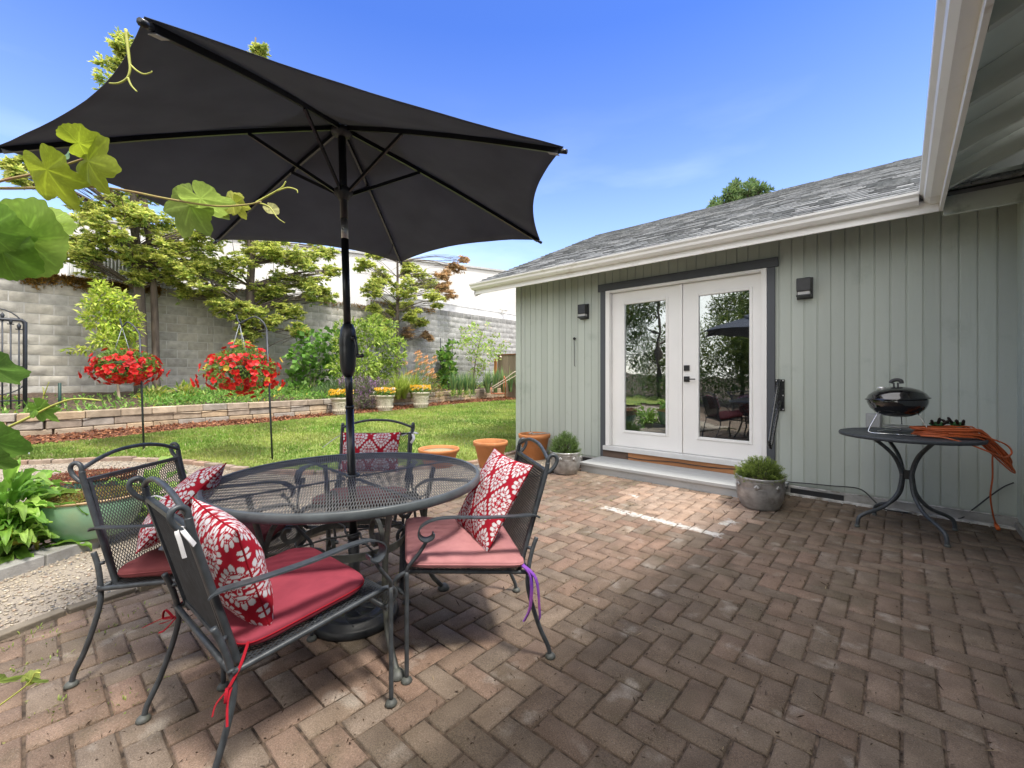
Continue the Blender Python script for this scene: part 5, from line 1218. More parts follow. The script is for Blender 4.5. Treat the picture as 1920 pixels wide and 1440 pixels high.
# ------------------------------------------------------------------ planting
def bedz(p): return hgt(p.x, p.y)+.22+.22*min(1, max(0, (-10.3-p.x)/2.4))
DENS = 2.6
def clump_pts(c, r, n, g, surf=.5, flat=.8):
    u = g.normal(0, 1, (n, 3)); u /= np.linalg.norm(u, axis=1, keepdims=True)
    rad = g.uniform(0, 1, (n, 1))**(.33 if surf < .6 else .2); wob = 1+.22*np.sin(u[:, :1]*5+c[0])*np.cos(u[:, 1:2]*4+c[2])
    return np.array(c)+u*rad*r*wob*np.array([1, 1, flat]), u, rad
def foliage(clumps, per, Ln, Wd, cols, g, up=.4, jit=.6, fold=.2, weights=None, six=False, droop=0., flat=.85, dark=None):
    VV = []; FF = []; CC = []; o = 0
    for c, r in clumps:
        n = max(12, int(per*r*r*DENS)); p, u, rad = clump_pts(c, r, n, g, flat=flat)
        d = u+g.normal(0, jit, (n, 3)); d[:, 2] += up; nn = g.normal(0, .7, (n, 3)); nn[:, 2] += 1
        v, f, k = leafset(p, d, nn, g.uniform(.75, 1.35, n)*Ln, g.uniform(.75, 1.35, n)*Wd, fold, six, droop)
        i = g.choice(len(cols), n, p=weights); col = np.array(cols)[i]*g.uniform(.75, 1.2, (n, 1))*g.uniform(.85, 1.12)
        VV.append(v); FF.append(f+o); CC.append(np.repeat(col, k, 0)); o += len(v)
    return np.concatenate(VV), np.concatenate(FF), np.clip(np.concatenate(CC), 0, 1)
def branches(base, clumps, r0, g, thick=.35, trunk_pts=None, n=8):
    mb = MB(); tp = trunk_pts
    if tp:
        path = smooth_path(tp, 5); m_ = len(path); mb.tube([p+Vector(g.normal(0, r0*.07, 3)) for p in path], [r0*(1-.85*i/(m_-1)) for i in range(m_)], n)
    else: path = [base, base+Vector((0, 0, .1))]
    for c, r in clumps:
        c = Vector(c); q = min(path, key=lambda p: (p-c).length+max(0, (p.z-c.z+.15*(p-c).length))*1.6)
        mid = q.lerp(c, .55)+Vector((0, 0, .06*(c-q).length)); rr_ = max(.004, r0*thick*min(1, .4+r))
        mb.tube(smooth_path([q, mid, c], 4), [rr_*(1-.8*i/8) for i in range(9)], 6, cap=False)
        for _ in range(4):
            e = c+Vector(g.normal(0, r*.55, 3)); s_ = q.lerp(c, g.uniform(.45, 1))
            mb.tube([s_, s_.lerp(e, .5)+Vector((0, 0, .02)), e], [rr_*.35, rr_*.25, rr_*.1], 4, cap=False)
    return mb
def plant(name, label, cat, base, clumps, per, Ln, Wd, cols, seed, r0=.02, stem=True, trunk_pts=None, group=None, pn=('foliage', 'stem'), bark=None, thick=.35, **kw):
    g = np.random.default_rng(seed); t = thing(name, label, cat, base, group=group)
    v, f, c = foliage(clumps, per, Ln, Wd, cols, g, **kw); link(pn[0], raw(pn[0], v, f, leafm, c), t)
    if stem: obj(pn[1], branches(base, clumps, r0, g, thick, trunk_pts), bark or barkm, t)
    return t
def pc(lst, X, jx=.35, seed=0):
    g = random.Random(seed); out = []
    for px, py, rp in lst:
        p = WX(px, py, X+g.uniform(-jx, jx)); t_ = -CB*p.x+CA*p.y; out.append((tuple(p), rp*t_/FOC))
    return out
barkgrey = mat('bark_grey', (.17, .14, .115), .95, 0, .35, 9, .02, 22, stretch=(1, 1, .15), col2=(.08, .06, .05))
def cypress(label, bx, by_, X, clumps, top, seed, brown=(), r0=.10, extra_trunk=False, dens=1.):
    g = np.random.default_rng(seed); b = WX(bx, by_, X); b.z = bedz(b)-.03; t = thing('cypress_tree', label, 'tree', b, group='golden cypress trees along the block wall')
    VV = []; FF = []; CC = []; o = 0; cl0 = pc(clumps, X+.3, .6, seed); cl = []; brn = []
    for i_, (c, r) in enumerate(cl0):
        for _ in range(10):
            u_ = g.normal(0, 1, 3); u_ /= np.linalg.norm(u_); q_ = np.array(c)+u_*r*g.uniform(.25, .95)*np.array([1, 1.05, .8]); cl.append((tuple(q_), r*g.uniform(.2, .42))); brn.append(i_ in brown)
    for idx, (c, r) in enumerate(cl):
        nf = int(820*r*r*dens)+12; p, u, rad = clump_pts(c, r, nf, g, flat=.62)
        lay = np.round((p[:, 2]-c[2])/.13)*.13+c[2]; p[:, 2] = lay*.75+p[:, 2]*.25+g.normal(0, .012, nf)-.25*((np.hypot(p[:, 0]-c[0], p[:, 1]-c[1]))**2)
        d = u.copy(); d[:, 2] = d[:, 2]*.25+g.uniform(-.4, .4, nf); d += g.normal(0, .4, (nf, 3))*np.array([1, 1, .8]); d /= np.linalg.norm(d, axis=1, keepdims=True)
        K = 9; s = np.cross(d, np.array([[0, 0, 1.]])); s /= np.linalg.norm(s, axis=1, keepdims=True)
        ang_ = np.tile(np.linspace(-1.1, 1.1, K), nf)[:, None]; D = np.repeat(d, K, 0); S = np.repeat(s, K, 0); P_ = np.repeat(p, K, 0)
        dd = D*np.cos(ang_)+S*np.sin(ang_)+g.normal(0, .12, (nf*K, 3)); dd[:, 2] -= .12*np.abs(ang_[:, 0]); pos = P_+D*g.uniform(-.03, .05, (nf*K, 1))
        nn = np.tile([[0, 0, 1.]], (nf*K, 1))+g.normal(0, 1.1, (nf*K, 3))
        v, f, k = leafset(pos, dd, nn, g.uniform(.06, .115, nf*K), g.uniform(.022, .042, nf*K), .15)
        br = brn[idx]
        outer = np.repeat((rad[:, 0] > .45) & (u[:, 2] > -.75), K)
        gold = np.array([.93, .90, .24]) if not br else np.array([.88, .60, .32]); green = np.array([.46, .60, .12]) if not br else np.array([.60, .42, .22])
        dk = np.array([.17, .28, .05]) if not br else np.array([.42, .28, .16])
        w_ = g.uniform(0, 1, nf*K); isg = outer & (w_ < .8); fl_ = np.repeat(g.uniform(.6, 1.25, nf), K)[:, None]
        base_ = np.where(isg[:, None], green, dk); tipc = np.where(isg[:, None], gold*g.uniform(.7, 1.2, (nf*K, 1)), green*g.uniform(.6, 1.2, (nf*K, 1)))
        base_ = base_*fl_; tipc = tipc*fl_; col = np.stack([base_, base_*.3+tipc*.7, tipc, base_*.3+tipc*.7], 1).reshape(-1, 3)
        VV.append(v); FF.append(f+o); CC.append(col); o += len(v)
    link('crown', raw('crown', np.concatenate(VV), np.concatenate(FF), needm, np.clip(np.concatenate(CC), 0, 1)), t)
    tp = WX(top[0], top[1], X); tr_ = [b, b.lerp(tp, .3)+Vector((0, .02, 0)), b.lerp(tp, .6), tp]
    mb = branches(b, cl0+cl[::2], r0, g, .26, tr_, 12); obj('trunk', mb, barkgrey, t)
    if extra_trunk:
        o2 = Vector((.05, .24, 0)); obj('trunk', MB().tube(smooth_path([b+o2, b.lerp(tp, .3)+o2*1.1, b.lerp(tp, .55)+o2*.7], 5), [.075-.002*i for i in range(11)], 10), barkm, t)
    return t
cypress('golden cypress with ridged double trunk behind the left hanging basket', 266, 762, -12.2,
        [(140, 478, 30), (160, 455, 42), (205, 432, 44), (232, 388, 40), (165, 395, 26), (262, 402, 40), (300, 436, 46), (172, 500, 24), (240, 468, 44), (296, 478, 42), (345, 468, 48), (385, 446, 40), (214, 372, 24),
         (250, 300, 66), (243, 235, 60), (240, 175, 48), (236, 130, 34), (236, 94, 24), (22, 312, 16), (36, 338, 13), (60, 300, 20), (300, 350, 45), (262, 520, 20), (325, 512, 32), (370, 500, 34), (128, 330, 26), (30, 322, 8)], (238, 60), 101, extra_trunk=True, r0=.13)
cypress('golden cypress in the middle, its boughs hanging above the right petunia basket', 462, 745, -12.15,
        [(400, 540, 38), (436, 500, 44), (482, 468, 42), (522, 470, 38), (560, 486, 38), (602, 478, 30), (425, 572, 34), (470, 590, 32), (505, 556, 40), (545, 578, 26), (582, 538, 36), (612, 548, 24), (378, 520, 32), (560, 618, 18), (468, 628, 26), (528, 520, 38),
         (350, 545, 24), (365, 498, 26), (624, 508, 18), (470, 400, 60), (470, 340, 60), (475, 280, 55), (478, 220, 46), (480, 165, 34), (481, 125, 24), (481, 98, 19), (455, 650, 16), (520, 606, 20)], (480, 70), 102, r0=.13)
cypress('thinner cypress with rusty brown twigs on its right side', 744, 730, -12.25,
        [(688, 500, 20), (718, 520, 26), (700, 545, 20), (762, 540, 28), (792, 524, 26), (742, 574, 28), (772, 592, 20), (716, 600, 24), (702, 578, 16), (812, 562, 22), (832, 520, 18), (856, 500, 15), (788, 606, 13), (800, 632, 13), (822, 540, 16), (762, 500, 24), (868, 488, 9), (764, 625, 12), (700, 480, 18), (745, 450, 26), (842, 552, 14), (722, 622, 14), (748, 400, 20)], (746, 380), 103, brown=(10, 11, 13, 14, 16, 17, 20), r0=.085, dens=1.25)

B = lambda px, py, X: (lambda p: Vector((p.x, p.y, bedz(p))))(WX(px, py, X))
yel = [(.68, .80, .10), (.50, .66, .09), (.78, .82, .22), (.34, .5, .07)]
b = B(224, 770, -11.6); tp = pc([(190, 560, 20), (176, 596, 22), (205, 604, 22), (196, 546, 15), (226, 586, 24), (240, 618, 20), (196, 638, 20), (226, 560, 18), (170, 570, 14), (212, 636, 22), (186, 534, 9), (250, 596, 12), (240, 650, 14)], -11.4, .2, 4)
plant('sapling', 'small chartreuse leaved sapling on a thin pale trunk', 'tree', b, tp+pc([(145, 657, 7), (165, 655, 6), (128, 656, 5)], -11.6, .05), 1900, .10, .036, yel, 201, .028, trunk_pts=[b, WX(221, 720, -11.65), WX(214, 660, -11.7), WX(200, 600, -11.7), WX(192, 545, -11.7)], pn=('crown', 'trunk'), bark=mat('pale_bark', (.33, .26, .18), .9, 0, .2, 10), droop=.25, up=.1)
auc = [(.55, .58, .10), (.30, .42, .06), (.68, .66, .25), (.18, .32, .05)]
plant('shrub', 'left variegated yellow shrub low in front of the block wall', 'shrub', B(288, 762, -11.4), pc([(284, 745, 13), (298, 742, 12), (276, 752, 9)], -11.4, .1), 1500, .15, .045, auc, 202, .012, up=.6, group='variegated yellow shrubs')
plant('shrub', 'right variegated yellow shrub, the taller of the two low ones', 'shrub', B(350, 760, -11.4), pc([(345, 735, 15), (360, 742, 13), (332, 748, 11)], -11.4, .1), 1500, .15, .045, auc, 203, .012, up=.6, group='variegated yellow shrubs')
gr_ = [(.20, .42, .07), (.15, .33, .06), (.30, .52, .11)]
plant('climbing_vine', 'dark green broad leaved vine mounded against the wall left of the pole', 'vine', B(585, 765, -11.6), pc([(575, 636, 20), (560, 668, 20), (600, 668, 26), (582, 704, 30), (560, 736, 22), (618, 636, 20), (604, 738, 22), (548, 706, 14), (625, 690, 20), (560, 618, 12), (640, 650, 14)], -11.8, .3, 2), 420, .135, .125, gr_, 204, .02, up=.0, fold=.1)
plant('shrub', 'tall light green leafy shrub behind the umbrella pole', 'shrub', B(690, 745, -11.5), pc([(650, 642, 26), (690, 628, 26), (722, 642, 24), (740, 672, 20), (640, 690, 22), (680, 684, 32), (718, 694, 26), (702, 604, 15), (668, 612, 16), (748, 645, 12), (655, 716, 22), (735, 610, 10), (700, 718, 24), (640, 612, 10)], -11.2, .3, 5), 1000, .12, .046, [(.46, .62, .10), (.32, .48, .07), (.60, .72, .18), (.18, .30, .05)], 205, .03, up=.2, droop=.15)
plant('shrub', 'fine leaved grey green bush left of the purple salvia', 'shrub', B(610, 765, -10.9), pc([(600, 738, 16), (626, 728, 18), (640, 742, 12), (612, 752, 12)], -10.9, .15), 3400, .08, .012, [(.18, .29, .13), (.25, .36, .18), (.12, .2, .08)], 206, .01, up=.9)
def salvia(label, cl, seed):
    g = np.random.default_rng(seed); base_ = Vector(cl[0][0]); base_.z -= .3; t = thing('salvia', label, 'flowering plant', base_, group='purple salvia clumps')
    v, f, c = foliage(cl, 2600, .07, .016, [(.20, .26, .12), (.14, .2, .08), (.26, .2, .22)], g, up=.9); link('foliage', raw('foliage', v, f, leafm, c), t)
    P_ = []
    for c, r in cl:
        n = int(260*r*r*4)+20; p, u, _ = clump_pts(c, r*1.12, n, g); keep = u[:, 2] > -.2; P_.append(p[keep])
    P_ = np.concatenate(P_); K = 7; pp = np.repeat(P_, K, 0)+np.tile(np.linspace(0, .11, K), len(P_))[:, None]*np.array([[0, 0, 1]])+g.normal(0, .006, (len(P_)*K, 3))
    dd = g.normal(0, 1, (len(pp), 3)); nn = g.normal(0, 1, (len(pp), 3)); v, f, k = leafset(pp, dd, nn, np.full(len(pp), .022), np.full(len(pp), .016))
    tall = np.repeat(g.random(len(P_)) < .55, K); col = np.where(tall[:, None], [[.52, .22, .60]], [[.36, .22, .34]])*g.uniform(.7, 1.3, (len(pp), 1)); link('flowers', raw('flowers', v, f, petal, np.repeat(col, k, 0)), t)
salvia('purple salvia mound behind the umbrella pole', pc([(648, 722, 14), (664, 740, 16), (655, 755, 12)], -10.5, .1), 207)
salvia('purple salvia mound between the pole and the middle pansy pot', pc([(680, 722, 17), (692, 742, 17), (700, 728, 14), (674, 752, 15), (716, 722, 12), (695, 760, 12), (682, 764, 10)], -10.3, .1, 3), 208)
def blades(name, label, cat, centres, n, Lr, w_, cols, seed, arch=.7, flowers=None, group=None):
    g = np.random.default_rng(seed); t = thing(name, label, cat, centres[0], group=group); mbv = []; F_ = []; C_ = []; o = 0
    for c in centres:
        c = np.array(c)
        for k in range(n):
            a = g.uniform(0, 6.28); out = g.uniform(.15, 1)*arch; Ln = g.uniform(*Lr); S = 6; d = np.array([math.cos(a), math.sin(a), 0]); sd = np.array([-d[1], d[0], 0]); col = np.array(cols[g.integers(len(cols))])*g.uniform(.75, 1.2)
            b0 = c+d*g.uniform(0, .07)
            for i in range(S+1):
                u = i/S; p = b0+d*Ln*out*u**1.6*.75+np.array([0, 0, 1])*Ln*(u*(1-.12*out)-.55*out*u**2.6); ww = w_*(1-u**2.2)*(.6+.8*min(u*3, 1))/1.4+.0006
                mbv += [p-sd*ww/2, p+sd*ww/2]; C_ += [col*(.75+.35*u)]*2
            for i in range(S): F_.append((o+2*i, o+2*i+1, o+2*i+3, o+2*i+2))
            o += 2*(S+1)
    link('foliage', raw('foliage', mbv, np.array(F_), leafm, np.clip(C_, 0, 1)), t); return t
dl = blades('daylily', 'bright green arching daylily clump between two pansy pots', 'flowering plant', [B(758, 752, -10.55), B(775, 748, -10.6), B(746, 756, -10.5)], 130, (.6, 1.05), .026, [(.45, .58, .09), (.36, .50, .08), (.55, .62, .15)], 209, .95)
# lilies in flower behind
fl_ = thing('lily', 'tall peach lilies in flower against the block wall', 'flowering plant', B(775, 735, -11.5)); g = np.random.default_rng(5); mb = MB(); P_ = []
for k in range(34):
    e = WX(g.uniform(757, 818), g.uniform(660, 702) if g.random() < .8 else g.uniform(696, 712), -11.5+g.uniform(-.25, .25)); e.z -= abs(e.y-11)*.0; mb.tube([B(772+g.uniform(-12, 12), 735, -11.5), e-Vector((0, 0, .05)), e], .005, 4); P_.append(tuple(e))
obj('stem', mb, mat('green_stem', (.2, .32, .07), .6), fl_)
P_ = np.array(P_); N = len(P_); K = 6; c5 = np.repeat(P_, K, 0); th = np.tile(np.arange(K)*2*np.pi/K, N); fx_ = np.stack([np.cos(th)*.6+.35, np.sin(th), np.cos(th)*.8+.25], 1)
v, f, k = leafset(c5, fx_, np.tile([[.8, -.5, .4]], (N*K, 1)), np.full(N*K, .10), np.full(N*K, .038), .1, True, .3)
link('flowers', raw('flowers', v, f, petal, np.repeat(np.repeat(np.array([(.80, .42, .20)])*g.uniform(.8, 1.2, (N, 1)), K, 0), k, 0)), fl_)
plant('shrub', 'rounded dark shrub with reddish tips beside the trellis', 'shrub', B(808, 748, -10.9), pc([(805, 722, 19), (820, 735, 14), (795, 738, 14), (812, 708, 11)], -11.0, .15), 1500, .06, .022, [(.26, .28, .06), (.14, .2, .04), (.36, .16, .07), (.30, .34, .08)], 210, .012)
tr_ = thing('trellis', 'narrow black iron trellis with arched inner hoop against the wall', 'trellis', B(836, 728, -12.3)); x0 = WX(826, 634, -12.35); x1 = WX(848, 636, -12.35); bz = .4; mb = MB()
mb.tube([(x0.x, x0.y, bz), x0, x1, (x1.x, x1.y, bz)], .018, 6)
mid = x0.lerp(x1, .5); hw_ = (x1-x0).length/2; arc = [(mid.x, mid.y+math.cos(a)*hw_*.75, x0.z-.62+math.sin(a)*hw_*.75) for a in np.linspace(math.pi, 0, 12)]
mb.tube([(mid.x, mid.y-hw_*.75, bz)]+arc+[(mid.x, mid.y+hw_*.75, bz)], .012, 6)
for zz in (.9, 1.4, 1.9): mb.tube([(x0.x, x0.y, zz), (x1.x, x1.y, zz)], .01, 6)
obj('frame', mb, hookm, tr_)
plant('climbing_vine', 'vine with large green leaves climbing the narrow iron trellis', 'vine', B(838, 728, -12.2), pc([(838, 660, 9), (834, 675, 11), (842, 690, 12), (836, 705, 12), (846, 672, 9), (828, 668, 7), (840, 718, 10), (850, 645, 6), (848, 700, 8)], -12.2, .05, 8), 520, .17, .14, [(.16, .34, .05), (.10, .24, .04), (.28, .44, .09)], 211, .012)
ir = [(.22, .38, .16), (.16, .30, .12), (.34, .46, .16)]
blades('iris', 'left clump of upright iris leaves behind the far retaining wall', 'plant', [B(850+i*12, 742, -10.75) for i in range(4)], 60, (.55, .95), .035, ir, 212, .45, group='clumps of iris leaves')
blades('iris', 'right clump of iris leaves around the rusty metal frame', 'plant', [B(915+i*14, 738, -10.9) for i in range(5)], 60, (.6, 1.1), .035, ir, 213, .4, group='clumps of iris leaves')
plant('shrub', 'low lime green mound at the far end of the retaining wall', 'shrub', B(855, 744, -10.5), pc([(852, 738, 9), (868, 738, 8), (882, 737, 8)], -10.5, .05), 2500, .05, .02, [(.36, .44, .07), (.18, .34, .06)], 214, .008)
b = B(892, 730, -11.8)
plant('dogwood', 'small dogwood tree with pale pink bracts near the corner of the house', 'tree', b, pc([(870, 622, 9), (888, 615, 10), (900, 632, 11), (880, 642, 12), (864, 648, 9), (905, 655, 12), (888, 668, 13), (918, 645, 9), (925, 665, 13), (905, 682, 12), (892, 700, 12), (940, 655, 9), (948, 645, 7), (930, 630, 7), (872, 632, 7), (915, 610, 5)], -11.8, .4, 9), 620, .10, .06, [(.42, .62, .11), (.30, .48, .07), (.56, .70, .20), (.42, .6, .1), (.80, .62, .52)], 215, .035, trunk_pts=[b, WX(889, 700, -11.8), WX(895, 660, -11.8), WX(905, 620, -11.8)], pn=('crown', 'trunk'), weights=[.3, .25, .2, .17, .08])
blades('bergenia', 'dark green broad leaf clump under the dogwood', 'plant', [B(914, 732, -11.2)], 40, (.4, .75), .13, [(.08, .18, .05), (.12, .24, .07)], 216, .7)
# ground cover along the wall: not countable
g = np.random.default_rng(77); N = 42000; A = resample(WF_L, 200); u = g.uniform(0, 1, N); dpt = g.uniform(.16, 1.9, N)
ii = np.minimum((u*200).astype(int), 199); base_ = np.array([[A[i].x, A[i].y, 0] for i in ii]); base_[:, 0] -= dpt
tt = -CB*base_[:, 0]+CA*base_[:, 1]; pxx = 960+FOC*(CA*base_[:, 0]+CB*base_[:, 1])/np.maximum(tt, .1)
dn = np.array([noise.noise(Vector((p[0]*1.1, p[1]*1.1, 2))) for p in base_]); dens = np.where((pxx > 262) & (pxx < 640), 1., .28); keep = (g.random(N) < dens*(.75+dn)) & (tt > 1) & (pxx > -80) & (pxx < 1000); base_ = base_[keep]; N = len(base_); pxx = pxx[keep]
hh = np.where((pxx > 262) & (pxx < 640), .20, .10)*g.uniform(.2, 1.15, N); base_[:, 2] = [bedz(Vector(p)) for p in base_]; base_[:, 2] += hh
dd = g.normal(0, .8, (N, 3)); dd[:, 2] += .9; nn = g.normal(0, 1, (N, 3)); v, f, k = leafset(base_, dd, nn, g.uniform(.05, .11, N), g.uniform(.015, .035, N), .15)
col = np.array([(.21, .46, .07), (.30, .55, .11), (.15, .33, .05), (.46, .62, .16)])[g.integers(0, 4, N)]*g.uniform(.75, 1.2, (N, 1)); fy = g.random(N) < .015; col[fy] = (.8, .6, .05)
link('ground_cover', raw('ground_cover', v, f, leafm, np.repeat(col, k, 0)), kind='stuff')

# stake, iron gate panel, drain pipe, board fence, rusty frame
s0 = WX(112, 772, -11.2); s1 = WX(112, 718, -11.2)
tag(obj('garden_stake', MB().tube([s0-Vector((0, 0, .1)), s1], .022, 6), mat('green_stake', (.01, .05, .04), .5)), 'dark green metal stake standing against the pale block wall', 'stake')
gt = thing('iron_gate_panel', 'black wrought iron garden panel with spear tips at the left edge', 'gate', WX(25, 778, -11.0)); q1 = WX(47, 601, -11.0); q0 = WX(-75, 597, -11.0); zt = q1.z; zb = .42
obj('frame', MB().tube(smooth_path([(q1.x, q1.y, zb), (q1.x, q1.y, zt-.03), (q1.x, q1.y-.03, zt), (q0.x, q0.y, zt)], 1), .028, 6).tube([(q0.x, q0.y, zb), (q0.x, q0.y, zt)], .028, 6), hookm, gt)
mb = MB(); nb = 7; wd = q1.y-q0.y
for zz in (1.35, .78): mb.tube([(q0.x, q0.y, zz), (q1.x, q1.y, zz)], .011, 6)
mb.tube([(q1.x, q0.y+wd*(.5-.5*math.cos(a)), 1.95+.35*math.sin(a)*1.0) for a in np.linspace(0, math.pi, 14)], .010, 6)
mb.tube([(q1.x, q0.y+wd*(.5-.5*math.cos(a)), 1.10-.22*math.sin(a)) for a in np.linspace(0, math.pi, 14)], .010, 6)
obj('scroll_bar', mb, hookm, gt)
for k in range(nb):
    y = q0.y+wd*(k+.75)/(nb+.5); h_ = 2.22-.28*abs((k+.5)/nb-.5)*2
    obj('bar', MB().tube([(q1.x, y, zb), (q1.x, y, h_)], .011, 6).tube([(q1.x, y, h_-.02), (q1.x, y, h_+.05), (q1.x, y, h_+.10)], [.012, .028, .002], 6).tube([(q1.x, y-.04, h_-.01), (q1.x, y+.04, h_-.01)], .010, 6), hookm, gt)
d0 = GL(66, 784); dp = [P(67, 781, 7.6), P(62, 812, 7.5), P(52, 835, 7.3), tuple(GL(50, 852, .04))]
tag(obj('drain_pipe', MB().tube(smooth_path(dp, 5), .028, 10), mat('pvc_grey', (.42, .46, .46), .4)), 'thin grey drain pipe leaning from the retaining wall onto the lawn', 'pipe')
wood = mat('fence_board', (1, 1, 1), .9, 0, .12, 4, .002, 40, attr=1, stretch=(1, 1, .2))
fc = thing('board_fence', 'weathered board fence with brown cap behind the dogwood', 'fence', (-8, 12.5, .35)); mb = MB(); fz0, fz1 = .35, 2.0; x = -11.95
while x < -4.7:
    w_ = .14; mb.box(x, x+w_-.008, 12.5, 12.52, fz0, fz1, tuple(Vector((.34, .27, .20))*random.uniform(.8, 1.15))); x += w_
obj('board', mb, wood, fc); obj('cap_rail', MB().box(-12.0, -4.6, 12.46, 12.56, fz1+.002, fz1+.05), mat('brown_stain', (.20, .09, .045), .8), fc)
obj('post', MB().box(-12.06, -11.96, 12.42, 12.49, .3, fz1-.12), mat('orange_post', (.50, .22, .07), .8), fc)
rust = mat('rusty_tube', (.38, .13, .06), .7, 0, .3, 12); f0 = lambda px, py: P(px, py, 14.6)
hc = thing('hand_cart', 'rusty tubular hand cart with a silver handle near the house corner', 'garden cart', f0(945, 742)); dpt_ = cw(0, .35)
mb = MB(); mb.tube([f0(921, 726), f0(921, 738), f0(948, 738), f0(947, 745)], .022, 6); mb.tube([f0(947, 745), f0(948, 712), f0(945, 705)], .022, 6); mb.tube([f0(943, 738), f0(945, 708)], .015, 6); obj('frame', mb, rust, hc)
mb = MB(); mb.tube(smooth_path([f0(921, 727), f0(945, 712), f0(962, 699), f0(968, 697), f0(970, 702), f0(950, 714), f0(923, 730)], 4), .018, 6); obj('handle', mb, mat('dull_alu', (.55, .45, .38), .5, .4), hc)
orn = thing('glass_ornament', 'small purple glass ornament on a stake beside the lilies', 'ornament', WX(749, 740, -11.3)); oc = WX(749, 676, -11.3)
obj('stake', MB().tube([(oc.x, oc.y, .45), oc], .006, 5), hookm, orn); obj('glass', MB().lathe([(0, .13), (.05, .11), (.06, .03), (.035, -.04), (.05, -.10), (0, -.13)], oc, 12), mat('purple_glass', (.16, .05, .22), .15, coat=.6), orn)

# conifer far beyond the ridge
g = np.random.default_rng(301); ft = 26.; fb = cw((1398-960)/FOC*ft, ft, 0)
cl = [(tuple(P(px+g.uniform(-.8, .8)*r, py+g.uniform(-.8, .6)*r, ft+g.uniform(-.8, .8))), r*g.uniform(.3, .55)*ft/FOC) for px, py, r in 5* [(1345, 390, 17), (1365, 368, 20), (1392, 362, 22), (1418, 368, 20), (1432, 360, 13), (1385, 395, 30), (1420, 395, 28), (1345, 410, 25), (1450, 392, 14), (1410, 352, 14), (1375, 352, 12), (1465, 366, 6), (1455, 374, 7), (1400, 430, 40), (1400, 480, 50), (1400, 550, 55)]]
plant('distant_tree', 'dark green evergreen treetop showing above the roof ridge', 'tree', fb, cl, 620, .26, .075, [(.16, .26, .09), (.11, .19, .07), (.24, .33, .12)], 302, .3, trunk_pts=[fb, fb+Vector((0, 0, 6)), fb+Vector((0, 0, 11.2))], pn=('crown', 'trunk'), up=.35, fold=.2)
DENS = 1.9
# trees and hedge to the side of the viewer, which the door glass mirrors
for k, (x, y, h_, lab) in enumerate([(-8.2, -8.5, 6.2, 'tall evergreen at the end of the garden, beside the block wall'), (-5.2, -10.2, 5.2, 'middle evergreen at the end of the garden'), (-2.2, -9.0, 6.6, 'evergreen nearest the house at the end of the garden'), (-11.0, -6.2, 6.0, 'evergreen in the corner by the block wall at the end of the garden'), (-3.8, -8.3, 4.6, 'short evergreen in front of its neighbours at the end of the garden')]):
    b = Vector((x, y, 0)); g = np.random.default_rng(400+k); cl = [((x+g.normal(0, .8), y+g.normal(0, .8), 1.3+(h_-1.3)*i/9), 1.25-.07*i) for i in range(10)]
    plant('evergreen_tree', lab, 'tree', b, cl, 900, .13, .045, [(.16, .22, .05), (.26, .30, .07), (.08, .13, .03)], 410+k, .13, trunk_pts=[b, b+Vector((.1, 0, h_*.5)), b+Vector((0, 0, h_))], pn=('crown', 'trunk'))
DENS = 1.
hd = [((x_, -7.3, .7), .75) for x_ in np.arange(-9.4, -.5, .8)]
plant('hedge', 'low clipped hedge across the end of the garden', 'hedge', Vector((-5, -7.3, 0)), hd, 1400, .07, .03, [(.08, .15, .04), (.14, .24, .06)], 420, .02, pn=('foliage', 'stem'))

# wavy leafed plants by the gravel
def bigleaf(name, label, c, n, Lr, Wd, cols, seed, spread, hup, yellow=0):
    g = np.random.default_rng(seed); t = thing(name, label, 'plant', c, group='leafy perennials by the glazed pots'); V = []; F_ = []; C_ = []; o = 0; c = np.array(c); S = 9
    st = MB()
    for k in range(n):
        a = g.uniform(0, 6.28); lift = g.uniform(.05, 1)**.8; Ln = g.uniform(*Lr); d = np.array([math.cos(a), math.sin(a), 0]); sd = np.array([-d[1], d[0], 0]); ph = g.uniform(0, 6); el = g.uniform(.15, 1.25)
        b0 = c+d*g.uniform(.0, spread*.55)+np.array([0, 0, hup*lift*g.uniform(.3, 1)]); st.tube([tuple(c+d*.02), tuple((c+b0)/2+np.array([0, 0, .03])), tuple(b0)], .006, 5)
        col = np.array(cols[g.integers(len(cols))])*g.uniform(.8, 1.2)
        if k < yellow: col = np.array([.55, .50, .10]); b0 = c+np.array([*(cw(.1, -.2)*g.uniform(.4, 1))[:2], .1+g.uniform(0, .08)])
        tw = g.uniform(-.5, .5); dirv = d*math.cos(el)+np.array([0, 0, math.sin(el)])
        up_ = np.cross(sd, dirv)*-1; p = b0.copy()
        for i in range(S+1):
            u = i/S; e2 = el-1.5*u*u*(1.1-lift*.3)+.12*math.sin(u*9+ph); dv = d*math.cos(e2)+np.array([0, 0, math.sin(e2)]); p = p+dv*Ln/S
            nn = np.array([-d[0]*math.sin(e2), -d[1]*math.sin(e2), math.cos(e2)]); w_ = Wd*math.sin(min(1, u*1.02)**.8*math.pi)**.75+.001; s2 = sd*math.cos(tw*u)+nn*math.sin(tw*u)
            wav = .016*math.sin(u*16+ph); wav2 = .016*math.sin(u*15+ph+2)
            V += [p-s2*w_/2+nn*(.25*w_+wav), p-s2*w_/4+nn*.09*w_, p, p+s2*w_/4+nn*.09*w_, p+s2*w_/2+nn*(.25*w_+wav2)]
            C_ += [col*1.25, col*1.0, col*1.35, col*1.0, col*1.25]
        for i in range(S):
            for j in range(4): q = o+i*5+j; F_.append((q, q+1, q+6, q+5))
        o += 5*(S+1)
    link('foliage', raw('foliage', V, np.array(F_), leafm, np.clip(C_, 0, 1), True), t); obj('stem', st, mat('green_stem'), t)
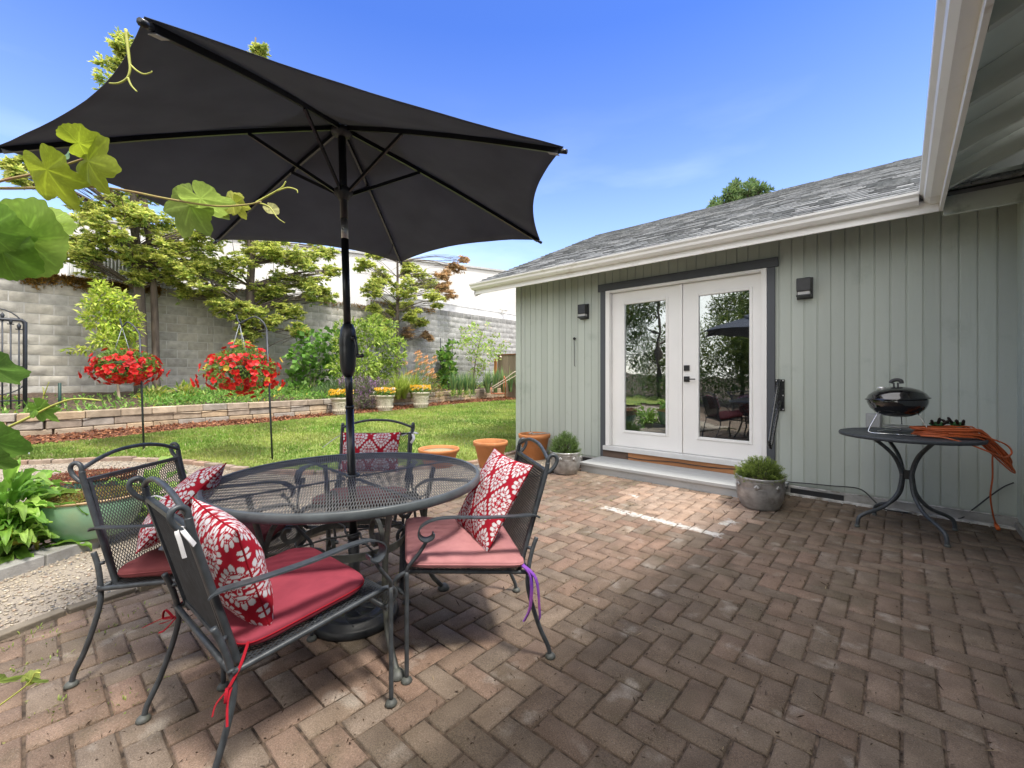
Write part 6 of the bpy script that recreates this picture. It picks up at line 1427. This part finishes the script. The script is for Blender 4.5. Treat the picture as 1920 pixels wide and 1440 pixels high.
bigleaf('leafy_plant', 'large leafy green perennial with wavy leaves and yellowing bottom leaves at the left edge', G(8, 1055), 190, (.16, .30), .068, [(.20, .38, .05), (.28, .46, .08), (.14, .30, .04), (.34, .52, .10)], 501, .28, .50, 9)
bigleaf('leafy_plant', 'green leafy perennial seen through the mesh back of the chair by the gravel', cw((280-960)/FOC*3.55, 3.55, .0), 70, (.14, .26), .07, [(.24, .40, .07), (.32, .48, .10), (.18, .32, .05)], 502, .24, .38)
# weeds in the joints at the lower left
tag(blades('weed', 'little green weeds sprouting from the paving joints by the gravel', 'weed', [G(*q) for q in [(20, 1215), (28, 1260), (90, 1195), (95, 1240), (60, 1190), (255, 1145), (205, 1175), (100, 1335), (235, 1315)]], 11, (.008, .03), .005, [(.36, .44, .10), (.28, .38, .08)], 503, .9), 'little green weeds sprouting from the paving joints by the gravel', 'weed')

# ------------------------------------------------------------------ grape vine reaching in from the left
RV, UV, TV = cw(1, 0).normalized(), Vector((0, 0, 1)), cw(0, -1).normalized()
vine = thing('grape_vine', 'grape vine shoots with lime green lobed leaves reaching in from the left', 'vine', P(-80, 600, .95))
vmat = mat('vine_leaf', (1, 1, 1), .5, 0, .12, 30, .0006, 120, attr=1, trans=.55); vst = mat('vine_stem', (.38, .22, .13), .6, 0, .25, 40, col2=(.36, .34, .08)); tend = mat('tendril', (.48, .50, .10), .5, 0, .1, 40)
def gleaf(px, py, t_, size, ang, tiltx, tilty, col, seed, lobes=1., curl=.18):
    g = random.Random(seed); c = P(px, py, t_); s_m = size/FOC*t_; NA, NRr = 110, 14; V = []; C_ = []; F_ = []
    ca, sa = math.cos(R(ang)), math.sin(R(ang)); ax = RV*ca+UV*sa; ay = RV*-sa+UV*ca
    M1 = Matrix.Rotation(R(tiltx), 3, ax) @ Matrix.Rotation(R(tilty), 3, ay); ax = M1 @ ax; ay = M1 @ ay; nz_ = ax.cross(ay)
    if nz_.dot(TV) < 0: nz_ = -nz_
    veins = [0, R(52), -R(52), R(105), -R(105)]; vl = [1, .86, .86, .62, .62]
    V.append(c); C_.append(tuple(x*1.25 for x in col))
    for j in range(1, NRr+1):
        for i in range(NA):
            a = -math.pi+2*math.pi*(i+.5)/NA; r_ = 0
            for va, l_ in zip(veins, vl):
                dlt = abs((a-va+math.pi) % (2*math.pi)-math.pi); r_ = max(r_, l_*(1-lobes*.42*min(1, dlt/R(30))**1.3))
            gap_ = abs(abs(a)-math.pi); r_ *= min(1, .18+gap_/.55) if gap_ < .55 else 1
            r_ = max(r_, .30 if gap_ > .4 else .08); ser = .05*abs(((a*11/math.pi) % 1)-.5)*2; r_ = r_*(1+ser)
            q = r_*(j/NRr); x, y = q*math.cos(a), q*math.sin(a)
            dm = min(abs((a-va+math.pi) % (2*math.pi)-math.pi)*q for va in veins)
            zz = -curl*q*q+.05*math.sin(a*5+seed)*q+.10*min(dm, .12)
            V.append(c+(ax*x+ay*y)*s_m+nz_*zz*s_m); q2 = min((abs(((q*math.cos((a-va+math.pi) % (2*math.pi)-math.pi)-dm*.8)*9) % 1-.5) for va in veins), key=lambda z_: 0) ; k_ = 1.4 if dm < .018 else (1.22 if q2 > .44 else 1.0)*(1.0+.08*g.uniform(-1, 1)); C_.append(tuple(min(1, x_*k_) for x_ in col))
    for i in range(NA):
        F_.append((0, 1+i, 1+(i+1) % NA))
        for j in range(NRr-1): o = 1+j*NA; F_.append((o+i, o+NA+i, o+NA+(i+1) % NA, o+(i+1) % NA))
    link('leaf', raw('leaf', V, F_, vmat, C_, True), vine)
ye, gn, dg = (.42, .52, .04), (.26, .42, .05), (.14, .28, .05)
for a in [(88, 318, .97, 76, -78, 10, 25, ye, 1), (165, 302, .98, 72, -15, 15, -15, ye, 2), (148, 268, .96, 42, 5, 50, 10, ye, 3, .6), (128, 288, 1.0, 34, 150, 20, 30, (.22, .40, .22), 4), (358, 385, 1.02, 66, -120, -10, 12, (.36, .50, .10), 5), (376, 372, 1.0, 62, -78, 10, 60, (.36, .50, .10), 6),
          (437, 380, 1.05, 38, 175, 10, 10, (.50, .54, .08), 7), (441, 382, 1.05, 30, -75, 10, 30, (.50, .54, .08), 8), (46, 448, .74, 82, 55, 12, -12, (.34, .52, .08), 9, .35, .10), (78, 424, .76, 52, 10, -20, 10, (.38, .56, .09), 19, .3, .1), (2, 468, .72, 66, -38, 10, 10, (.20, .38, .04), 10, .35), (-22, 430, .70, 62, -20, 20, 20, (.24, .42, .06), 11, .3),
          (-12, 690, .9, 52, -20, 35, 10, dg, 12, .5), (74, 766, .98, 36, -60, 10, 20, (.24, .44, .06), 13), (66, 768, .98, 26, 170, 20, 20, (.24, .44, .06), 14), (-14, 826, .85, 56, -35, 20, 20, (.18, .36, .05), 15, .5), (-14, 860, .84, 36, -40, 20, 20, (.16, .32, .05), 16, .5),
          (-2, 1276, 1.0, 34, -10, 40, 10, (.38, .52, .10), 17), (66, 1278, 1.02, 22, -75, 10, 40, (.34, .48, .10), 18, .6), (56, 1272, 1.02, 16, 40, 10, 40, (.44, .52, .12), 20, .6), (508, 392, 1.1, 16, -70, 20, 60, (.6, .6, .25), 21, .4)]:
    gleaf(*a)
mb = MB(); T_ = lambda lst, r, t_=1.0: mb.tube(smooth_path([P(x, y, t_) for x, y in lst], 6), [r*(1-.5*i/((len(lst)-1)*6)) for i in range((len(lst)-1)*6+1)], 7)
T_([(-60, 352), (20, 353), (75, 352), (170, 350), (240, 358), (310, 372), (400, 386), (460, 384), (490, 378)], .0036); T_([(-60, 362), (0, 340), (80, 322), (150, 300), (182, 288)], .0034, .99); T_([(172, 348), (170, 310), (160, 288)], .0028, 1.0)
T_([(-60, 420), (5, 432), (30, 462), (56, 475)], .003, .74); obj('stem', mb, vst, vine)
def TT(lst, r, t_=1.0):
    obj('tendril', MB().tube(smooth_path([P(x, y, t_) for x, y in lst], 6), [r*(1-.5*i/((len(lst)-1)*6)) for i in range((len(lst)-1)*6+1)], 7), tend, vine)
TT([(480, 380), (505, 366), (528, 352), (536, 340)], .0028, 1.03); TT([(520, 358), (540, 352), (556, 356), (558, 362)], .0022, 1.03); TT([(485, 380), (505, 388), (520, 408), (534, 418)], .002, 1.06)
TT([(236, 55), (242, 108), (244, 130), (238, 147), (222, 156), (205, 156)], .0032, .98); TT([(240, 146), (246, 160), (257, 172)], .0026, .98); TT([(243, 120), (256, 132), (270, 139), (283, 136), (285, 133)], .0022, .98)
TT([(-60, 835), (0, 808), (60, 780), (100, 760), (140, 748), (190, 751)], .0034, .98); TT([(74, 768), (82, 742), (80, 725)], .0016, 1.0); TT([(82, 742), (92, 716)], .0014, 1.0); TT([(-60, 1360), (0, 1322), (52, 1283), (66, 1262), (76, 1262)], .0022, 1.0)
TT([(345, 362), (360, 362), (372, 372)], .0026, 1.01)
